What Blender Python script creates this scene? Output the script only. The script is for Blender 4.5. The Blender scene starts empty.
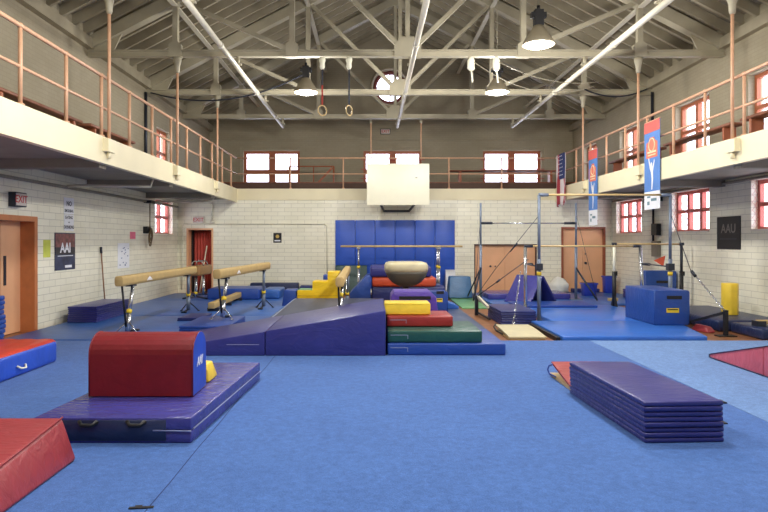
import bpy, bmesh, math, random
from mathutils import Vector, Matrix
random.seed(7)
PI = math.pi
SC = bpy.context.scene
COL = SC.collection

# ---------------------------------------------------------------- survey of the room (metres)
FL, CH, VX, VY = 620.0, 1.6, 371.0, 241.0      # focal length in pixels, eye height, vanishing point
def X(px, d): return (px - VX) * d / FL
def Z(py, d): return CH - (py - VY) * d / FL
XL, XR, YB, YU, YF = -5.95, 7.42, 19.1, 22.8, -2.0   # left, right, back wall, upper back wall, front wall
XC = (XL + XR) / 2
GX0, GX1 = -4.12, 5.67                          # gallery edges
ZG, ZGB, ZE, SL = 3.2, 2.8, 6.1, 0.52           # gallery floor, fascia bottom, eave, roof slope
ZR = ZE + SL * (XR - XC)

# ---------------------------------------------------------------- materials
def lin(c):
    return tuple(((v / 255) / 12.92 if v / 255 <= 0.04045 else ((v / 255 + 0.055) / 1.055) ** 2.4) for v in c)
class NT:
    def __init__(s, name):
        s.m = bpy.data.materials.new(name); s.m.use_nodes = True
        s.t = s.m.node_tree; s.t.nodes.clear()
        s.out = s.n('ShaderNodeOutputMaterial'); s.b = s.n('ShaderNodeBsdfPrincipled')
        s.l(s.b.outputs[0], s.out.inputs[0])
    def n(s, k, **kw):
        nd = s.t.nodes.new(k)
        for a, b in kw.items():
            if a.startswith('i_'): nd.inputs[a[2:].replace('_', ' ')].default_value = b
            else: setattr(nd, a, b)
        return nd
    def l(s, a, b): s.t.links.new(a, b)
    def ramp(s, fac, stops):
        r = s.n('ShaderNodeValToRGB'); s.l(fac, r.inputs[0])
        e = r.color_ramp.elements
        e[0].position, e[0].color = stops[0][0], (*stops[0][1], 1)
        e[1].position, e[1].color = stops[1][0], (*stops[1][1], 1)
        for p, c in stops[2:]:
            q = e.new(p); q.color = (*c, 1)
        return r
    def bump(s, h, strength, dist=0.01):
        b = s.n('ShaderNodeBump'); b.inputs['Strength'].default_value = strength; b.inputs['Distance'].default_value = dist
        s.l(h, b.inputs['Height']); s.l(b.outputs[0], s.b.inputs['Normal']); return b
    def coord(s, scale=(1, 1, 1), kind='Object'):
        t = s.n('ShaderNodeTexCoord'); m = s.n('ShaderNodeMapping'); m.inputs['Scale'].default_value = scale
        s.l(t.outputs[kind], m.inputs[0]); return m.outputs[0]
    def noise(s, vec, scale, detail=3, rough=.5, dist=0):
        n = s.n('ShaderNodeTexNoise'); n.inputs['Scale'].default_value = scale; n.inputs['Detail'].default_value = detail
        n.inputs['Roughness'].default_value = rough; n.inputs['Distortion'].default_value = dist
        s.l(vec, n.inputs['Vector']); return n.outputs[0]
def mul(c, k): return tuple(min(1, v * k) for v in c)

def plain(name, c, rough=.5, metal=0, var=.08, scale=6, spec=.5):
    t = NT(name); c = lin(c)
    v = t.noise(t.coord(), scale, 4)
    r = t.ramp(v, [(.3, mul(c, 1 - var)), (.7, mul(c, 1 + var))]); t.l(r.outputs[0], t.b.inputs['Base Color'])
    t.b.inputs['Roughness'].default_value = rough; t.b.inputs['Metallic'].default_value = metal
    t.b.inputs['Specular IOR Level'].default_value = spec
    return t.m
def vinyl(name, c, rough=.38, wr=.35, sc=(1.3, 3.2, 2.2)):
    t = NT(name); c = lin(c)
    co = t.coord(sc)
    v = t.noise(co, 1.6, 3, .55, .8)
    r = t.ramp(v, [(.25, mul(c, .86)), (.75, mul(c, 1.12))]); t.l(r.outputs[0], t.b.inputs['Base Color'])
    w = t.noise(co, 3.0, 4, .5, 1.6)
    t.bump(w, wr, .03)
    t.b.inputs['Roughness'].default_value = rough
    t.b.inputs['Specular IOR Level'].default_value = .5
    return t.m
def carpet(name, c):
    t = NT(name); c = lin(c); co = t.coord()
    f = t.noise(co, 120, 2); g = t.noise(co, 18, 6, .85); h = t.noise(co, 1.1, 4, .6)
    a = t.ramp(f, [(.3, mul(c, .80)), (.7, mul(c, 1.2))])
    b = t.ramp(g, [(.35, (.6, .62, .66)), (.65, (1.0, 1.0, 1.0))])
    d = t.ramp(h, [(.3, (.86, .87, .9)), (.7, (1, 1, 1))])
    m1 = t.n('ShaderNodeMix', data_type='RGBA', blend_type='MULTIPLY'); m1.inputs[0].default_value = 1
    t.l(a.outputs[0], m1.inputs[6]); t.l(b.outputs[0], m1.inputs[7])
    m2 = t.n('ShaderNodeMix', data_type='RGBA', blend_type='MULTIPLY'); m2.inputs[0].default_value = 1
    t.l(m1.outputs[2], m2.inputs[6]); t.l(d.outputs[0], m2.inputs[7])
    t.l(m2.outputs[2], t.b.inputs['Base Color'])
    t.bump(f, .5, .004); t.b.inputs['Roughness'].default_value = .95
    t.b.inputs['Specular IOR Level'].default_value = .15
    t.b.inputs['Sheen Weight'].default_value = .15
    return t.m
def blocks(name, c1, c2, mortar, bw, bh, ms, rough, bumps=.3, stain=.12):
    """courses of block laid from the world position, on whichever face points"""
    t = NT(name); g = t.n('ShaderNodeNewGeometry'); p = t.n('ShaderNodeSeparateXYZ'); q = t.n('ShaderNodeSeparateXYZ')
    t.l(g.outputs['Position'], p.inputs[0]); t.l(g.outputs['True Normal'], q.inputs[0])
    ab = t.n('ShaderNodeMath', operation='ABSOLUTE'); t.l(q.outputs[0], ab.inputs[0])
    gt = t.n('ShaderNodeMath', operation='GREATER_THAN'); gt.inputs[1].default_value = .6; t.l(ab.outputs[0], gt.inputs[0])
    mx = t.n('ShaderNodeMix', data_type='FLOAT'); t.l(gt.outputs[0], mx.inputs[0]); t.l(p.outputs[0], mx.inputs[2]); t.l(p.outputs[1], mx.inputs[3])
    cb = t.n('ShaderNodeCombineXYZ'); t.l(mx.outputs[0], cb.inputs[0]); t.l(p.outputs[2], cb.inputs[1])
    br = t.n('ShaderNodeTexBrick'); t.l(cb.outputs[0], br.inputs['Vector'])
    br.inputs['Scale'].default_value = 1; br.inputs['Brick Width'].default_value = bw; br.inputs['Row Height'].default_value = bh
    br.inputs['Mortar Size'].default_value = ms; br.inputs['Mortar Smooth'].default_value = .2
    br.inputs['Color1'].default_value = (*lin(c1), 1); br.inputs['Color2'].default_value = (*lin(c2), 1); br.inputs['Mortar'].default_value = (*lin(mortar), 1)
    n = t.noise(g.outputs['Position'], .9, 5, .6)
    r = t.ramp(n, [(.3, (1 - stain, 1 - stain, 1 - stain * 1.2)), (.7, (1, 1, 1))])
    m = t.n('ShaderNodeMix', data_type='RGBA', blend_type='MULTIPLY'); m.inputs[0].default_value = 1
    t.l(br.outputs['Color'], m.inputs[6]); t.l(r.outputs[0], m.inputs[7]); t.l(m.outputs[2], t.b.inputs['Base Color'])
    inv = t.n('ShaderNodeMath', operation='SUBTRACT'); inv.inputs[0].default_value = 1; t.l(br.outputs['Fac'], inv.inputs[1])
    t.bump(inv.outputs[0], bumps, .006)
    t.b.inputs['Roughness'].default_value = rough
    return t.m
def emit(name, c, s):
    t = NT(name); e = t.n('ShaderNodeEmission'); e.inputs[0].default_value = (*lin(c), 1); e.inputs[1].default_value = s
    t.l(e.outputs[0], t.out.inputs[0]); return t.m
def glass(name):
    t = NT(name); tr = t.n('ShaderNodeBsdfTransparent'); tr.inputs[0].default_value = (.9, .92, .96, 1)
    gl = t.n('ShaderNodeBsdfGlossy'); gl.inputs['Roughness'].default_value = .05
    m = t.n('ShaderNodeMixShader'); m.inputs[0].default_value = .05; t.l(tr.outputs[0], m.inputs[1]); t.l(gl.outputs[0], m.inputs[2])
    t.l(m.outputs[0], t.out.inputs[0]); return t.m
def woodfloor(name):
    t = NT(name); co = t.coord((1, 1, 1))
    br = t.n('ShaderNodeTexBrick'); t.l(co, br.inputs['Vector'])
    br.inputs['Scale'].default_value = 1; br.inputs['Brick Width'].default_value = 1.4; br.inputs['Row Height'].default_value = .06
    br.inputs['Mortar Size'].default_value = .002
    br.inputs['Color1'].default_value = (*lin((150, 98, 62)), 1); br.inputs['Color2'].default_value = (*lin((126, 80, 50)), 1)
    br.inputs['Mortar'].default_value = (*lin((70, 45, 30)), 1)
    t.l(br.outputs[0], t.b.inputs['Base Color']); t.b.inputs['Roughness'].default_value = .4
    return t.m
def deck(name, c, axis=1, per=.12):
    t = NT(name); c = lin(c); co = t.coord()
    w = t.n('ShaderNodeTexWave', wave_type='BANDS', bands_direction='XYZ'[axis]); w.inputs['Scale'].default_value = 1 / per / 2 * 1.0
    t.l(co, w.inputs[0])
    v = t.noise(co, 1.5, 5, .7)
    r = t.ramp(v, [(.3, mul(c, .8)), (.75, mul(c, 1.1))]); t.l(r.outputs[0], t.b.inputs['Base Color'])
    t.bump(w.outputs[1], .4, .02); t.b.inputs['Roughness'].default_value = .75
    return t.m
def flag_mat(name):
    t = NT(name); co = t.coord(kind='Object')
    s = t.n('ShaderNodeSeparateXYZ'); t.l(co, s.inputs[0])
    m = t.n('ShaderNodeMath', operation='MULTIPLY'); m.inputs[1].default_value = 6.5 / .78; t.l(s.outputs[1], m.inputs[0])
    f = t.n('ShaderNodeMath', operation='FRACT'); t.l(m.outputs[0], f.inputs[0])
    g = t.n('ShaderNodeMath', operation='GREATER_THAN'); g.inputs[1].default_value = .5; t.l(f.outputs[0], g.inputs[0])
    r = t.ramp(g.outputs[0], [(0, lin((170, 60, 70))), (1, lin((225, 215, 215)))])
    t.l(r.outputs[0], t.b.inputs['Base Color']); t.b.inputs['Roughness'].default_value = .8
    return t.m

M = {}
M['tile'] = blocks('glazed_block', (247, 244, 224), (240, 237, 216), (208, 205, 188), .41, .125, .006, .25, .1)
M['upper'] = blocks('painted_brick', (170, 160, 136), (166, 156, 132), (158, 148, 126), .22, .075, .005, .7, .08, .15)
M['cream'] = plain('cream_paint', (232, 222, 186), .5, var=.04, scale=2)
M['truss'] = plain('truss_paint', (172, 164, 140), .5, var=.07, scale=3)
M['rafter'] = plain('rafter_paint', (156, 147, 124), .6, var=.1, scale=3)
M['roof'] = deck('roof_boards', (134, 126, 108), 0, .14)
M['soffit'] = deck('gallery_soffit', (150, 144, 128), 1, .15)
M['rail'] = plain('salmon_pipe_paint', (214, 168, 134), .45, var=.08, scale=9)
M['floor'] = woodfloor('wood_floor')
M['carpet'] = carpet('blue_carpet', (76, 118, 188))
M['carpet2'] = carpet('pale_blue_carpet', (118, 156, 212))
M['seam'] = plain('carpet_seam', (36, 55, 105), .9)
M['galfloor'] = plain('gallery_boards', (92, 64, 48), .6)
M['bench'] = plain('bench_wood', (136, 84, 60), .5, var=.2)
M['winred'] = plain('window_red_paint', (186, 92, 78), .5)
M['winbrown'] = plain('window_brown_paint', (168, 96, 62), .5)
M['sill'] = plain('window_sill_paint', (226, 220, 205), .5)
M['glass'] = glass('window_glass')
M['guard'] = plain('wire_guard', (190, 120, 108), .5)
M['door'] = plain('orange_door_paint', (230, 176, 134), .42, var=.06, scale=2)
M['doord'] = plain('brown_door_frame', (160, 92, 62), .45)
M['doorred'] = plain('red_curtain', (150, 58, 48), .7)
M['black'] = plain('black_rubber', (22, 22, 26), .5)
M['dark'] = plain('dark_steel', (52, 56, 66), .4, .4)
M['bluesteel'] = plain('blue_grey_steel', (112, 124, 142), .35, .25)
M['chrome'] = plain('chrome', (205, 208, 212), .22, .9, var=.03)
M['galv'] = plain('galvanised_pipe', (208, 202, 182), .4, .1, var=.05)
M['yellowband'] = plain('yellow_tape', (232, 200, 50), .5)
M['suede'] = plain('beam_suede', (190, 162, 106), .7, var=.07, scale=8)
M['leather'] = plain('tan_leather', (150, 112, 66), .5, var=.1)
M['barwood'] = plain('bar_wood', (200, 172, 118), .4, var=.08)
M['white'] = plain('white_enamel', (246, 243, 218), .4, var=.02)
M['paper'] = plain('white_paper', (232, 234, 238), .7, var=.02)
M['bag'] = plain('white_plastic_bag', (225, 225, 215), .4, var=.05)
M['ltwht'] = plain('white_paint_mark', (240, 240, 245), .6, var=.01)
M['lens'] = emit('lamp_lens', (255, 250, 240), 14)
M['refl'] = plain('spun_reflector', (150, 140, 118), .5, .2)
M['exit'] = plain('exit_red', (190, 40, 45), .5)
def V(key, c, **k): M[key] = vinyl(key + '_vinyl', c, **k)
V('purple', (66, 66, 142), rough=.22, wr=.6); V('navy', (38, 48, 108)); V('indigo', (50, 52, 122), rough=.32); V('blue', (38, 72, 152)); V('royal', (56, 110, 198), wr=.2, rough=.3)
V('midblue', (52, 98, 172), wr=.2); V('darknavy', (34, 46, 84)); V('slate', (72, 86, 120), wr=.2); V('red', (124, 24, 34), wr=.12, sc=(3, 3, 3))
V('brick', (158, 58, 64)); V('pinkred', (190, 88, 104)); V('orange', (204, 82, 50)); V('scarlet', (222, 66, 44)); V('yellow', (240, 206, 62)); V('green', (28, 78, 70))
V('teal', (56, 98, 140)); V('violet', (92, 66, 168)); V('darkgreen', (26, 62, 58)); V('goldyellow', (246, 204, 30)); V('tan', (206, 196, 160), wr=.1); V('grey', (84, 80, 70), wr=.1)
V('grass', (104, 160, 110), wr=.1); V('padblue', (34, 80, 184), wr=.12, rough=.45); V('mahog', (150, 44, 42)); V('airblue', (44, 84, 196), wr=.1)
V('blockblue', (36, 74, 148), wr=.3)

# ---------------------------------------------------------------- mesh helpers
def NB(): return bmesh.new()
def box(bm, x0, x1, y0, y1, z0, z1):
    v = [bm.verts.new(p) for p in ((x0, y0, z0), (x1, y0, z0), (x1, y1, z0), (x0, y1, z0), (x0, y0, z1), (x1, y0, z1), (x1, y1, z1), (x0, y1, z1))]
    for f in ((0, 3, 2, 1), (4, 5, 6, 7), (0, 1, 5, 4), (1, 2, 6, 5), (2, 3, 7, 6), (3, 0, 4, 7)): bm.faces.new([v[i] for i in f])
    return bm
def hull8(bm, bot, top):
    """bot and top: four (x,y,z) each, counter-clockwise seen from above"""
    v = [bm.verts.new(p) for p in list(bot) + list(top)]
    for f in ((0, 3, 2, 1), (4, 5, 6, 7), (0, 1, 5, 4), (1, 2, 6, 5), (2, 3, 7, 6), (3, 0, 4, 7)): bm.faces.new([v[i] for i in f])
    return bm
def soft(bm, r=.02, seg=3):
    bmesh.ops.bevel(bm, geom=bm.edges[:], offset=r, segments=seg, profile=.5, affect='EDGES')
    for f in bm.faces: f.smooth = True
    return bm
def sbox(x0, x1, y0, y1, z0, z1, r=.02, seg=3): return soft(box(NB(), x0, x1, y0, y1, z0, z1), r, seg)
def frame_for(d):
    d = d.normalized(); a = Vector((0, 0, 1)) if abs(d.z) < .9 else Vector((1, 0, 0))
    u = d.cross(a).normalized(); return u, d.cross(u).normalized()
def tube(bm, pts, r, n=10, cap=True, r1=None):
    pts = [Vector(p) for p in pts]; rings = []
    for i, p in enumerate(pts):
        d = (pts[min(i + 1, len(pts) - 1)] - pts[max(i - 1, 0)])
        if i == 0: u, w = frame_for(d)
        else:
            dn = d.normalized(); u = (u - dn * u.dot(dn)).normalized(); w = dn.cross(u)
        rr = r if r1 is None else r + (r1 - r) * i / (len(pts) - 1)
        rings.append([bm.verts.new(p + (u * math.cos(2 * PI * k / n) + w * math.sin(2 * PI * k / n)) * rr) for k in range(n)])
    for a, b in zip(rings, rings[1:]):
        for k in range(n):
            f = bm.faces.new((a[k], a[(k + 1) % n], b[(k + 1) % n], b[k])); f.smooth = True
    if cap:
        bm.faces.new(rings[0][::-1]); bm.faces.new(rings[-1])
    return bm
def bar(bm, p, q, w, h, up=(0, 0, 1)):
    p, q = Vector(p), Vector(q); d = (q - p).normalized(); s = d.cross(Vector(up)).normalized(); t = s.cross(d)
    c = [(-w / 2, -h / 2), (w / 2, -h / 2), (w / 2, h / 2), (-w / 2, h / 2)]
    a = [bm.verts.new(p + s * i + t * j) for i, j in c]; b = [bm.verts.new(q + s * i + t * j) for i, j in c]
    bm.faces.new(a[::-1]); bm.faces.new(b)
    for k in range(4): bm.faces.new((a[k], a[(k + 1) % 4], b[(k + 1) % 4], b[k]))
    return bm
def lathe(bm, prof, n=24, c=(0, 0, 0)):
    rings = []
    for r, z in prof: rings.append([bm.verts.new((c[0] + r * math.cos(2 * PI * k / n), c[1] + r * math.sin(2 * PI * k / n), c[2] + z)) for k in range(n)])
    for a, b in zip(rings, rings[1:]):
        for k in range(n):
            f = bm.faces.new((a[k], a[(k + 1) % n], b[(k + 1) % n], b[k])); f.smooth = True
    if prof[0][0] > 1e-4: bm.faces.new(rings[0][::-1])
    if prof[-1][0] > 1e-4: bm.faces.new(rings[-1])
    return bm
def ring(bm, c, R, r, axis='y', n=24, a0=0, a1=2 * PI):
    pts = []; full = abs(a1 - a0 - 2 * PI) < 1e-4
    for k in range(n + 1):
        a = a0 + (a1 - a0) * k / n; ca, sa = R * math.cos(a), R * math.sin(a)
        pts.append({'y': (c[0] + ca, c[1], c[2] + sa), 'x': (c[0], c[1] + ca, c[2] + sa), 'z': (c[0] + ca, c[1] + sa, c[2])}[axis])
    return tube(bm, pts, r, 8)
def prism(bm, poly, a0, a1, axis='x'):
    """extrude a polygon given in the plane across an axis"""
    def P(u, v, a): return {'x': (a, u, v), 'y': (u, a, v), 'z': (u, v, a)}[axis]
    a = [bm.verts.new(P(u, v, a0)) for u, v in poly]; b = [bm.verts.new(P(u, v, a1)) for u, v in poly]
    bm.faces.new(a[::-1]); bm.faces.new(b); n = len(poly)
    for k in range(n): bm.faces.new((a[k], a[(k + 1) % n], b[(k + 1) % n], b[k]))
    bmesh.ops.recalc_face_normals(bm, faces=bm.faces[:])
    return bm

def mesh_obj(name, bm, mat, parent=None):
    bmesh.ops.recalc_face_normals(bm, faces=bm.faces[:])
    me = bpy.data.meshes.new(name); bm.to_mesh(me); bm.free()
    for m in (mat if isinstance(mat, (list, tuple)) else [mat]): me.materials.append(m)
    o = bpy.data.objects.new(name, me); COL.objects.link(o)
    if parent: o.parent = parent
    return o
def tag(o, label, cat, group=None, kind=None):
    if label: o['label'] = label
    if cat: o['category'] = cat
    if group: o['group'] = group
    if kind: o['kind'] = kind
    return o
def thing(name, label, cat, loc=(0, 0, 0), rz=0, group=None):
    o = bpy.data.objects.new(name, None); COL.objects.link(o); o.location = loc; o.rotation_euler = (0, 0, rz)
    o.empty_display_size = .1
    return tag(o, label, cat, group)
def one(name, label, cat, bm, mat, loc=(0, 0, 0), rz=0, group=None):
    o = mesh_obj(name, bm, mat); o.location = loc; o.rotation_euler = (0, 0, rz)
    return tag(o, label, cat, group)
def part(name, bm, mat, parent, label=None):
    o = mesh_obj(name, bm, mat, parent)
    if label: o['label'] = label
    return o
def struct(name, bm, mat, parent=None, label=None):
    o = mesh_obj(name, bm, mat, parent)
    if not parent: o['kind'] = 'structure'
    return o
def dup(o, loc=None, rz=None, label=None, group=None):
    r = o.copy(); COL.objects.link(r)
    if loc is not None: r.location = loc
    if rz is not None: r.rotation_euler = (0, 0, rz)
    if label: r['label'] = label
    if group: r['group'] = group
    for c in list(o.children):
        k = c.copy(); COL.objects.link(k); k.parent = r
        for g in list(c.children):
            h = g.copy(); COL.objects.link(h); h.parent = k
    return r
def text(name, s, size, mat, parent, loc, rot, ext=.002, bold=.0, shear=0, align='CENTER'):
    cu = bpy.data.curves.new(name, 'FONT'); cu.body = s; cu.size = size; cu.extrude = ext; cu.offset = bold; cu.shear = shear
    cu.align_x = align; cu.align_y = 'CENTER'; cu.resolution_u = 3
    tmp = bpy.data.objects.new('t', cu); COL.objects.link(tmp)
    dg = bpy.context.evaluated_depsgraph_get()
    me = bpy.data.meshes.new_from_object(tmp.evaluated_get(dg)); me.name = name
    bpy.data.objects.remove(tmp)
    me.materials.clear(); me.materials.append(mat)
    o = bpy.data.objects.new(name, me); COL.objects.link(o); o.parent = parent; o.location = loc; o.rotation_euler = rot
    return o
FRONT = (PI / 2, 0, 0)          # reads from -Y
ONLEFT = (PI / 2, 0, PI / 2)    # on the left wall, reads from +X
ONRIGHT = (PI / 2, 0, -PI / 2)  # on the right wall, reads from -X

# ================================================================ THE SETTING
def wall(name, axis, inner, out, u0, u1, z0, z1, holes, mat, thick=.3):
    us = sorted({u0, u1, *[h[0] for h in holes], *[h[1] for h in holes]}); zs = sorted({z0, z1, *[h[2] for h in holes], *[h[3] for h in holes]})
    bm = NB(); a, b = sorted((inner, inner + out * thick))
    for i in range(len(us) - 1):
        for j in range(len(zs) - 1):
            uc, zc = (us[i] + us[i + 1]) / 2, (zs[j] + zs[j + 1]) / 2
            if any(h[0] < uc < h[1] and h[2] < zc < h[3] for h in holes): continue
            if axis == 'x': box(bm, a, b, us[i], us[i + 1], zs[j], zs[j + 1])
            else: box(bm, us[i], us[i + 1], a, b, zs[j], zs[j + 1])
    bmesh.ops.remove_doubles(bm, verts=bm.verts[:], dist=1e-4)
    return struct(name, bm, mat)

struct('floor', box(NB(), XL - 1.8, XR + .3, YF - .3, YU + .3, -.15, 0), M['floor'])
LW_R = [(17.0, 18.75, 1.8, 2.78), (13.6, 15.3, 1.8, 2.78), (10.4, 12.1, 1.8, 2.78), (7.1, 8.8, 1.8, 2.78), (3.8, 5.5, 1.8, 2.78)]   # lower right windows
UW_R = [(20.4, 21.6, 3.55, 4.85), (17.2, 18.5, 3.55, 4.85), (13.6, 15.1, 3.55, 4.85), (10.6, 12.2, 3.55, 4.85), (7.3, 8.9, 3.55, 4.85), (4.0, 5.6, 3.55, 4.85)]
LW_L = [(17.1, 18.6, 1.78, 2.76)]; UW_L = [(17.2, 18.4, 3.6, 4.78)]
DL = (9.3, 11.0, 0, 1.99)
wall('wall_left', 'x', XL, -1, YF, YB, 0, ZG, LW_L + [DL], M['tile'])
wall('wall_left_upper', 'x', XL, -1, YF, YU, ZG, ZE, UW_L, M['upper'])
wall('wall_right', 'x', XR, 1, YF, YB, 0, ZG, LW_R, M['tile'])
wall('wall_right_upper', 'x', XR, 1, YF, YU, ZG, ZE, UW_R, M['upper'])
BD1 = (-5.68, -4.86, 0, 1.99); BD2 = (3.18, 5.1, 0, 1.5); BD3 = (5.86, 7.22, 0, 2.03)
wall('wall_back', 'y', YB, 1, XL, XR, 0, 3.0, [BD1, BD2, BD3], M['tile'])
struct('trim_1', box(NB(), GX0, GX1, YB - .025, YB + .3, 2.86, ZG + .01), M['cream'])          # plain band under the back gallery
UWB = [(-4.7, -2.62, 3.55, 4.92), (-.28, 1.87, 3.55, 4.92), (4.12, 6.26, 3.55, 4.92)]
wall('wall_back_upper', 'y', YU, 1, XL, XR, ZG, ZE, UWB, M['upper'])
# gable with the round window opening
RWX, RWZ, RWR = .70, 7.26, .62
def gable(name, y, hole, mat):
    bm = NB(); tri = [(XL, ZE), (XR, ZE), (XC, ZR)]
    if not hole:
        prism(bm, tri, y, y - .3, 'y'); return struct(name, bm, mat)
    angs = sorted([2 * PI * k / 48 for k in range(48)] + [math.atan2(z - RWZ, x - RWX) % (2 * PI) for x, z in tri])
    def hit(a):
        best = None; dx, dz = math.cos(a), math.sin(a)
        for i in range(3):
            (x1, z1), (x2, z2) = tri[i], tri[(i + 1) % 3]; ex, ez = x2 - x1, z2 - z1; den = dx * ez - dz * ex
            if abs(den) < 1e-9: continue
            t = ((x1 - RWX) * ez - (z1 - RWZ) * ex) / den; s = ((x1 - RWX) * dz - (z1 - RWZ) * dx) / den
            if t > 0 and -1e-6 <= s <= 1 + 1e-6 and (best is None or t < best): best = t
        return RWX + dx * best, RWZ + dz * best
    A, B, C_, D_ = [], [], [], []
    for a in angs:
        i = (RWX + RWR * math.cos(a), RWZ + RWR * math.sin(a)); o = hit(a)
        A.append(bm.verts.new((i[0], y, i[1]))); B.append(bm.verts.new((o[0], y, o[1])))
        C_.append(bm.verts.new((i[0], y + .3, i[1]))); D_.append(bm.verts.new((o[0], y + .3, o[1])))
    n = len(angs)
    for k in range(n):
        j = (k + 1) % n
        for q in ((A[k], A[j], B[j], B[k]), (C_[k], D_[k], D_[j], C_[j]), (A[k], C_[k], C_[j], A[j]), (B[k], B[j], D_[j], D_[k])): bm.faces.new(q)
    return struct(name, bm, mat)
gable('wall_back_gable', YU, True, M['upper'])
gable('wall_front_gable', YF, False, M['upper'])
struct('wall_front', box(NB(), XL, XR, YF - .3, YF, 0, ZE), M['upper'])
# rooms behind the two open doorways
vb = NB()
box(vb, -7.75, -7.6, 8.4, 13.2, 0, 2.4); box(vb, -7.6, -6.25, 13.05, 13.2, 0, 2.4); box(vb, -7.6, -6.25, 8.4, 8.55, 0, 2.4); box(vb, -7.75, -6.25, 8.4, 13.2, 2.4, 2.5)
struct('wall_vestibule', vb, plain('vestibule_paint', (214, 190, 120), .6))
vb = NB()
box(vb, -6.1, -6.0, YB + .3, 20.9, 0, 2.4); box(vb, -4.5, -4.4, YB + .3, 20.9, 0, 2.4); box(vb, -6.1, -4.4, 20.9, 21.0, 0, 2.4); box(vb, -6.1, -4.4, YB + .3, 21.0, 2.4, 2.5)
struct('wall_corridor', vb, M['doorred'])
# gallery slabs, fascia, edge
gl = NB(); box(gl, XL, GX0 - .1, YF, YB, 2.88, ZG); gs = struct('trim_2', gl, M['soffit'])
struct('trim_3', box(NB(), GX0 - .1, GX0, YF, YB, ZGB, ZG + .012), M['cream'])
gl = NB(); box(gl, GX1 + .1, XR, YF, YB, 2.88, ZG); struct('trim_4', gl, M['soffit'])
struct('trim_5', box(NB(), GX1, GX1 + .1, YF, YB, ZGB, ZG + .012), M['cream'])
struct('floor_gallery', box(NB(), XL, XR, YB + .3, YU, 3.0, ZG), M['galfloor'])
# soffit beams under the galleries at each truss
n = 6
for y in (6.5, 9.75, 13.1, 16.5):
    for (a, b) in ((XL, GX0 - .1), (GX1 + .1, XR)):
        struct('trim_%d' % n, box(NB(), a, b, y - .12, y + .12, 2.74, 2.88), M['soffit']); n += 1
# wall plates under the rafters
for a, b in ((XL, XL + .14), (XR - .14, XR)):
    struct('trim_%d' % n, box(NB(), a, b, YF, YU, 5.62, 5.84), M['rafter']); n += 1
struct('trim_%d' % n, box(NB(), XL, XR, YU - .05, YU, 5.30, 5.36), M['upper']); n += 1
# roof
rf = NB()
for s, xe in ((-1, XL - .3), (1, XR + .3)):
    ze = ZR - SL * abs(xe - XC)
    a = [(xe, YF - .3, ze), (xe, YU + .3, ze), (XC, YU + .3, ZR), (XC, YF - .3, ZR)]
    hull8(rf, a, [(p[0], p[1], p[2] + .12) for p in a])
ceiling = struct('ceiling', rf, M['roof'])
L = (XR - XC)
for s in (-1, 1):
    first = None; y = 8.9
    while y < YU - .1:
        if first is None:
            bm = NB()
            a = [(0, 0, -.22), (0, .07, -.22), (s * L, .07, -.22 - SL * L), (s * L, 0, -.22 - SL * L)]
            hull8(bm, a, [(p[0], p[1], p[2] + .22) for p in a])
            first = part('rafter', bm, M['rafter'], ceiling); first.location = (XC, y, ZR)
        else:
            c = first.copy(); COL.objects.link(c); c.parent = ceiling; c.location = (XC, y, ZR)
        y += .49

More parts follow.
